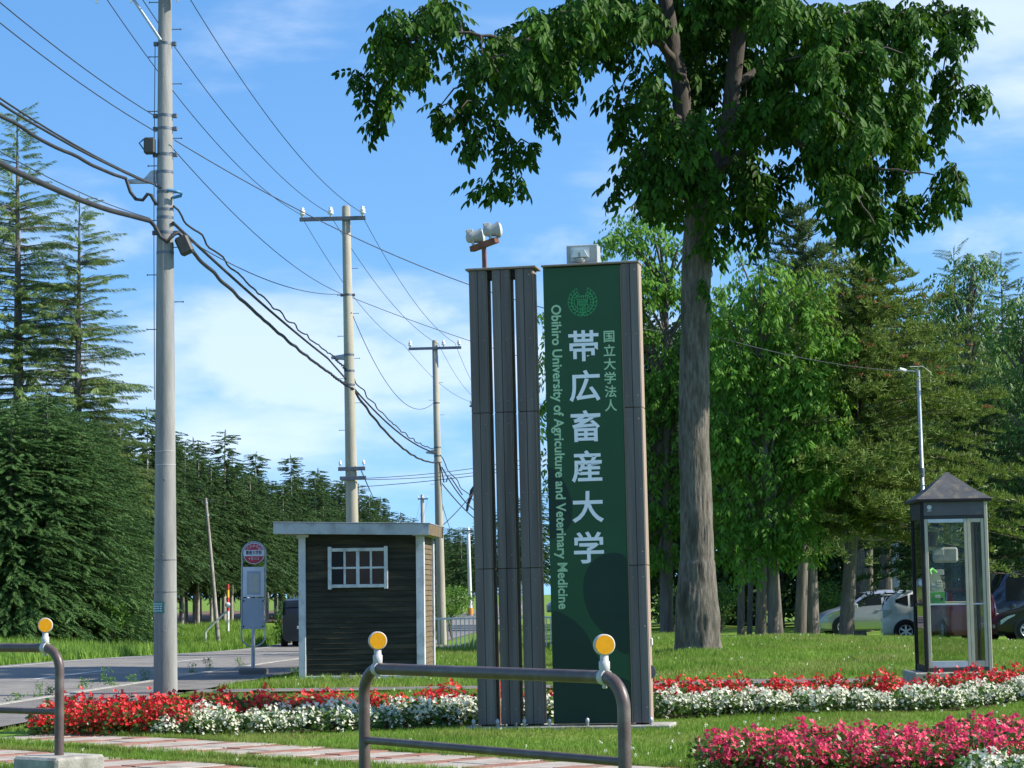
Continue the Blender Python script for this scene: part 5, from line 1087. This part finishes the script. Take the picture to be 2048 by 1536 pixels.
# ------------------------------------------------------------------ bushes
def bush(label, px, py, Y, rx, ry, m, n=None):
    p = at(px, py, Y); ppm = FPX/Y; g = G(p.x, Y); t = thing('bush', label, 'bush', g); c = p-g; pts, od = ellip(n or int(rx*ry/9), c, (rx/ppm, rx/ppm*.8, ry/ppm), .3)
    pts = pts[pts[:, 2] > .02]; od = np.zeros_like(pts)+RNG.normal(size=pts.shape)
    v, f = leaves_at(pts, od, CLUMP, .55, (-.6, .8)); tag(link('foliage', np_mesh('foliage', v, f, m), t), kind='stuff')
    b = MB(); 
    for k in range(5): b.tube([(0, 0, -.1), (random.uniform(-.3, .3), 0, c.z*.6), (c.x+random.uniform(-.4, .4), random.uniform(-.3, .3), c.z)], [.03, .02, .008], 5)
    tag(b.build('stems', 'bark_dark', t), kind='stuff')
bush('light green bush at the foot of the dense spruces', 222, 1235, 66, 30, 36, 'bush_leaf')
bush('round bush by the road beside the dark van', 575, 1245, 82, 24, 42, 'bush_leaf')
bush('bright green bush behind the cream fence', 905, 1205, 84, 42, 34, 'bush_leaf'); bush('darker bush behind the slender pole foot', 868, 1230, 82, 24, 56, 'broad_leaf')
bush('sunlit shrub under the wood beside the thick trunk', 1345, 1215, 70, 30, 40, 'broad_leaf'); bush('shrub between the trunks left of the silver car', 1655, 1195, 92, 40, 32, 'broad_leaf'); bush('shrub behind the cluster of trunks', 1440, 1205, 90, 36, 40, 'broad_leaf')

# ------------------------------------------------------------------ flower beds: every plant a thing
def plant_proto(name, label, petal, cat, grp, rad, h, nfl, nlf, seed, fl=.024):
    r = np.random.default_rng(seed); t = thing(name, label, cat, (0, 0, 0), 0, grp)
    V = []; F = []
    for k in range(nlf):
        a = r.uniform(0, 2*PI); q = rad*r.uniform(.1, 1)**.5; z = h*r.uniform(.05, .92)*(1-.25*(q/rad)**2); p = np.array([math.cos(a)*q, math.sin(a)*q, z]); d = np.array([math.cos(a), math.sin(a), r.uniform(-.3, .8)])+r.normal(0, .4, 3); d /= np.linalg.norm(d); s_ = np.cross(d, r.normal(size=3)); s_ = s_/np.linalg.norm(s_)*.020; o = len(V); l = r.uniform(.04, .075)
        V += [p, p+d*l*.5+s_, p+d*l, p+d*l*.5-s_]; F.append((o, o+1, o+2, o+3))
    tag(link('foliage', np_mesh('foliage', V, F, 'flower_leaf'), t), kind='stuff')
    V = []; F = []
    for k in range(nfl):
        a = r.uniform(0, 2*PI); q = rad*r.uniform(0, 1)**.5; z = h*(1-.45*(q/rad)**2)*r.uniform(.62, 1.08) if r.random() < .85 else h*r.uniform(.15, .6); p = np.array([math.cos(a)*q*1.05, math.sin(a)*q*1.05, z]); u = np.array([math.cos(a)*.7, math.sin(a)*.7, .7])+r.normal(0, .35, 3); u /= np.linalg.norm(u); e1 = np.cross(u, r.normal(size=3)); e1 /= np.linalg.norm(e1); e2 = np.cross(u, e1); f_ = fl*r.uniform(.7, 1.3)
        for j in range(4):
            th = j*PI/2; d = e1*math.cos(th)+e2*math.sin(th); s_ = np.cross(u, d)*f_*.48; o = len(V); V += [p, p+d*f_*.6+s_+u*f_*.2, p+d*f_+u*f_*.35, p+d*f_*.6-s_+u*f_*.2]; F.append((o, o+1, o+2, o+3))
    tag(link('blossoms', np_mesh('blossoms', V, F, petal), t), kind='stuff'); return t
def bed(protos, spots, q):
    spots = [p for i, p in enumerate(spots) if i < 3 or q.random() > .06]
    for i, (x, y) in enumerate(spots):
        o = protos[i] if i < len(protos) else copy_tree(protos[q.randrange(len(protos))]); o.location = (x, y, float(zg(x, y))-.01); s_ = q.uniform(.78, 1.15); o.scale = (s_, s_, s_*q.uniform(.9, 1.12)); o.rotation_euler = (0, 0, q.uniform(0, 6.28))
q = random.Random(21)
def arcY(x): return np.interp(x, [-5.2, -3.5, -2.4, -.4, 1.6, 3.2, 5, 6.2, 9], [22.3, 22.4, 23.0, 23.8, 24.85, 25.1, 25.6, 27, 30])
wsp = [(x+q.uniform(-.05, .05), float(arcY(x))+r_*.22+q.uniform(-.06, .06)+.10) for r_ in range(3) for x in np.arange(-3.45+r_*.12, 7.6, .27)]
rsp = [(x+q.uniform(-.06, .06), float(arcY(x))+.80+r_*.22+q.uniform(-.08, .08)) for r_ in range(3) for x in np.arange(-4.2+r_*.1, 8.0, .30)]
for r_ in range(5):     # red end of the bed, in front of the white row at the road side
    for x in np.arange(-4.75, -3.25, .27): rsp.append((x+q.uniform(-.05, .05)+r_*.02, 22.75+r_*.28-(x+4)*.1+q.uniform(-.06, .06)))
bed([plant_proto('white_flower_plant', 'white flowering bedding plant in the front row of the border', 'petal_white', 'flowers', 'white plants of the border', .17, .30, 165, 170, 31+i, .018) for i in range(3)], wsp, q)
bed([plant_proto('red_flower_plant', 'red flowering bedding plant in the back row of the border', 'petal_red', 'flowers', 'red plants of the border', .17, .38, 140, 140, 34+i, .021) for i in range(3)], rsp, q)
psp = [(x+q.uniform(-.06, .06), y+q.uniform(-.06, .06)) for x in np.arange(1.55, 5.4, .25) for y in np.arange(16.3, 19.6, .27) if y < 17.6+.62*(x-1.5)**.85+.1 and y > 16.9-.25*(x-1.5)*.6 and not (x > 3.15 and y < 16.75)]
bed([plant_proto('pink_flower_plant', 'pink flowering bedding plant in the bed right of the sign', 'petal_pink', 'flowers', 'pink plants of the near bed', .17, .31, 130, 160, 37+i, .0185) for i in range(3)], psp, q)
wsp2 = [(x+q.uniform(-.05, .05), y+q.uniform(-.05, .05)) for x in np.arange(3.25, 4.6, .25) for y in np.arange(15.3, 16.5, .25) if x > 3.2+(16.3-y)*.0+abs(y-15.9)*.3]
wp = [plant_proto('white_flower_plant', 'white flowering bedding plant in front of the pink bed', 'petal_white', 'flowers', 'white plants in front of the pink bed', .17, .26, 165, 160, 41+i, .018) for i in range(2)]
bed(wp, wsp2, q)
def sheet(name, pts, m, dz=.02):
    V = [(x, y, float(zg(x, y))+dz) for x, y in pts]; b = MB(); b.add(V, [tuple(range(len(V)))]); return tag(b.build(name, m), kind='structure')
xs_ = list(np.arange(-3.6, 7.9, .5)); 
b = MB()
for x in np.arange(-4.9, 8.1, .35):
    y0, y1 = float(arcY(x))-.02, float(arcY(x))+1.4; y0b, y1b = float(arcY(x+.35))-.02, float(arcY(x+.35))+1.4
    for k in range(4):
        f0, f1 = k/4, (k+1)/4; P_ = [(x, y0+(y1-y0)*f0), (x+.35, y0b+(y1b-y0b)*f0), (x+.35, y0b+(y1b-y0b)*f1), (x, y0+(y1-y0)*f1)]; b.add([(a, c, float(zg(a, c))+.022) for a, c in P_], [(0, 1, 2, 3)])
tag(b.build('bed_soil', 'soil'), kind='structure')
sheet('bed_soil', [(1.4, 16.6), (3.0, 16.2), (3.1, 15.1), (5.6, 15.1), (5.6, 20.0), (3.2, 18.7), (1.4, 17.7)], 'soil', .02)

# ------------------------------------------------------------------ grass
def blades(n, lean, wd, seed):
    r = np.random.default_rng(seed); V = []; F = []
    for k in range(n):
        a = r.uniform(0, 2*PI); p = np.array([r.uniform(-.35, .35), r.uniform(-.35, .35), 0]); t = p+np.array([math.cos(a)*lean*r.random(), math.sin(a)*lean*r.random(), r.uniform(.6, 1.1)]); b_ = r.uniform(0, PI); s_ = np.array([math.cos(b_), math.sin(b_), 0])*wd; o = len(V); V += [p-s_, p+s_, t]; F.append((o, o+1, o+2))
    return np.array(V), np.array(F)
BLA = blades(6, .6, .07, 1); BLT = blades(7, .45, .05, 2)
def in_view(x, y, mg=1.12): return (np.abs(x/np.maximum(y, 1)) < 1024/FPX*mg)
def free(x, y):
    c = cx(y); ok = ~((x > c-3.5) & (x < c+4.2)); py_ = 32.3-.10*np.maximum(0, x-.5); ok &= ~((y > py_-.02) & (y < py_+1.02))
    ok &= ~((y > arcY(x)+.0) & (y < arcY(x)+1.4) & (x > -4.9)); 
    u = (x+5.35)*.71+(y-22.35)*-.70; v = (x+5.35)*.70+(y-22.35)*.71; ok &= ~((v > -.02) & (v < 1.27)); u2 = (x+6.6)*.70+(y-21.0)*.71; ok &= ~((u2 > -.02) & (u2 < 1.27))
    ok &= ~((x > 1.45) & (x < 5.6) & (y < 17.5+.6*np.maximum(0, x-1.5)**.85) & (y > 15.1) & (y > 16.8-.15*(x-1.5)))
    ok &= ~((np.abs(x-BB.x-.45) < .6) & (np.abs(y-PY-.45) < .6)); ok &= ~((x > BS.x-.02) & (x < BS.x+2.1) & (y > 37.15) & (y < 39.1))
    sx, sy = x-SO.x, y-SO.y; ca, sa = math.cos(R(-10.5)), math.sin(R(-10.5)); lx, ly = sx*ca+sy*sa, -sx*sa+sy*ca; ok &= ~((lx > -.14) & (lx < 2.0) & (ly > -.045) & (ly < .40)); return ok
def grass(name, x0, x1, y0, y1, dens, h, tmpl, m, label=None, extra=None):
    n = int((x1-x0)*(y1-y0)*dens); x = RNG.uniform(x0, x1, n); y = RNG.uniform(y0, y1, n); k = free(x, y) & in_view(x, y)
    if extra is not None: k &= extra(x, y)
    x, y = x[k], y[k]; n = len(x); pt = 1+.35*np.sin(x*1.7+y*.6)*np.sin(y*1.1-x*.4); sc = h*RNG.uniform(.6, 1.35, n)*pt
    Rm = rots(RNG.uniform(0, 6.28, n), np.zeros(n), np.zeros(n), sc); v, f = bake(tmpl[0], tmpl[1], Rm, np.stack([x, y, zg(x, y)-.004], 1)); return v, f
GR = [grass('g', -5.6, 6.5, 12.5, 26.5, 420, .052, BLA, ''), grass('g', -5, 8.5, 26, 33, 260, .06, BLA, ''), grass('g', .3, 14, 33, 52, 170, .085, BLA, ''), grass('g', -4.6, 1.5, 33.4, 58, 110, .10, BLA, ''), grass('g', 0, 16, 50, 66, 40, .10, BLA, ''), grass('g', -3, 3.5, 52, 75, 60, .16, BLA, '')]
def joinm(L):
    o = 0; V = []; F = []
    for v, f in L: V.append(v); F.append(f+o); o += len(v)
    return np.concatenate(V), np.concatenate(F)
for ox, oy, wv in ((-5.35, 22.35, 0), (-5.35, 22.35, 1.25), (-6.6, 21.0, 0), (-6.6, 21.0, 1.25)):
    n = 2600; u = RNG.uniform(0, 9.5, n); vv = wv+np.clip(RNG.normal(0, .05, n), -.12, .12)*(1+.8*np.sin(u*2.3)); x = ox+.71*u+.70*vv; y = oy-.70*u+.71*vv; k = in_view(x, y); x, y = x[k], y[k]; n = len(x)
    GR.append(bake(BLA[0], BLA[1], rots(RNG.uniform(0, 6.28, n), np.zeros(n), np.zeros(n), .065*RNG.uniform(.6, 1.4, n)), np.stack([x, y, zg(x, y)+.005], 1)))
tag(link('grass', np_mesh('grass', *joinm(GR), 'grass_blade')), 'short green lawn grass around the sign and over the mound', kind='stuff')
GV = [grass('v', -20, -5, 34, 100, 70, .26, BLT, '', extra=lambda x, y: (x < cx(y)-3.6) & (x > cx(y)-8.6)), grass('v', -8, -1, 70, 130, 14, .35, BLT, '', extra=lambda x, y: x > cx(y)+3)]
tag(link('verge_grass', np_mesh('verge_grass', *joinm(GV), 'verge_blade')), 'longer grass on the verge across the road', kind='stuff')
# weeds along the kerb
q = random.Random(9)
for i, (px, py, h_) in enumerate(((79, 1395, .22), (100, 1392, .16), (166, 1378, .18), (207, 1370, .30), (222, 1372, .16), (265, 1366, .16), (290, 1362, .22), (385, 1347, .22), (415, 1345, .30), (480, 1334, .2), (30, 1404, .14), (590, 1352, .16))):
    Y = EYE/((py-1185-.0135*(1024-px))/FPX); p = at(px, py, Y); t = thing('weed', 'spindly green weed sprouting from the kerb joint', 'weed', G(p.x, Y), 0, 'weeds along the kerb')
    n = 26; pts = np.stack([RNG.normal(0, .05, n), RNG.normal(0, .05, n), RNG.uniform(.02, h_, n)], 1); v, f = leaves_at(pts, RNG.normal(size=(n, 3)), tri_leaf_clump(5, .02, .06, .020, i), .7, (-.2, 1.0)); tag(link('leaves', np_mesh('leaves', v, f, 'bush_leaf'), t), kind='stuff')
    b = MB(); b.tube([(0, 0, 0), (.01, 0, h_)], [.004, .002], 4); b.build('stem', 'bush_leaf', t)

# clover heads dotted through the lawn
n = 420; x = RNG.uniform(-4, 11, n); y = RNG.uniform(14, 48, n); k = free(x, y) & in_view(x, y); x, y = x[k], y[k]; n = len(x)
HEAD = tri_leaf_clump(7, .010, .014, .010, 77); v, f = bake(HEAD[0], HEAD[1], rots(RNG.uniform(0, 6, n), np.zeros(n), np.zeros(n), RNG.uniform(.8, 1.6, n)), np.stack([x, y, zg(x, y)+.06+.05*sm(30, 36, y)], 1))
tag(link('clover_heads', np_mesh('clover_heads', v, f, 'petal_white')), 'tiny white clover heads scattered through the lawn', kind='stuff')
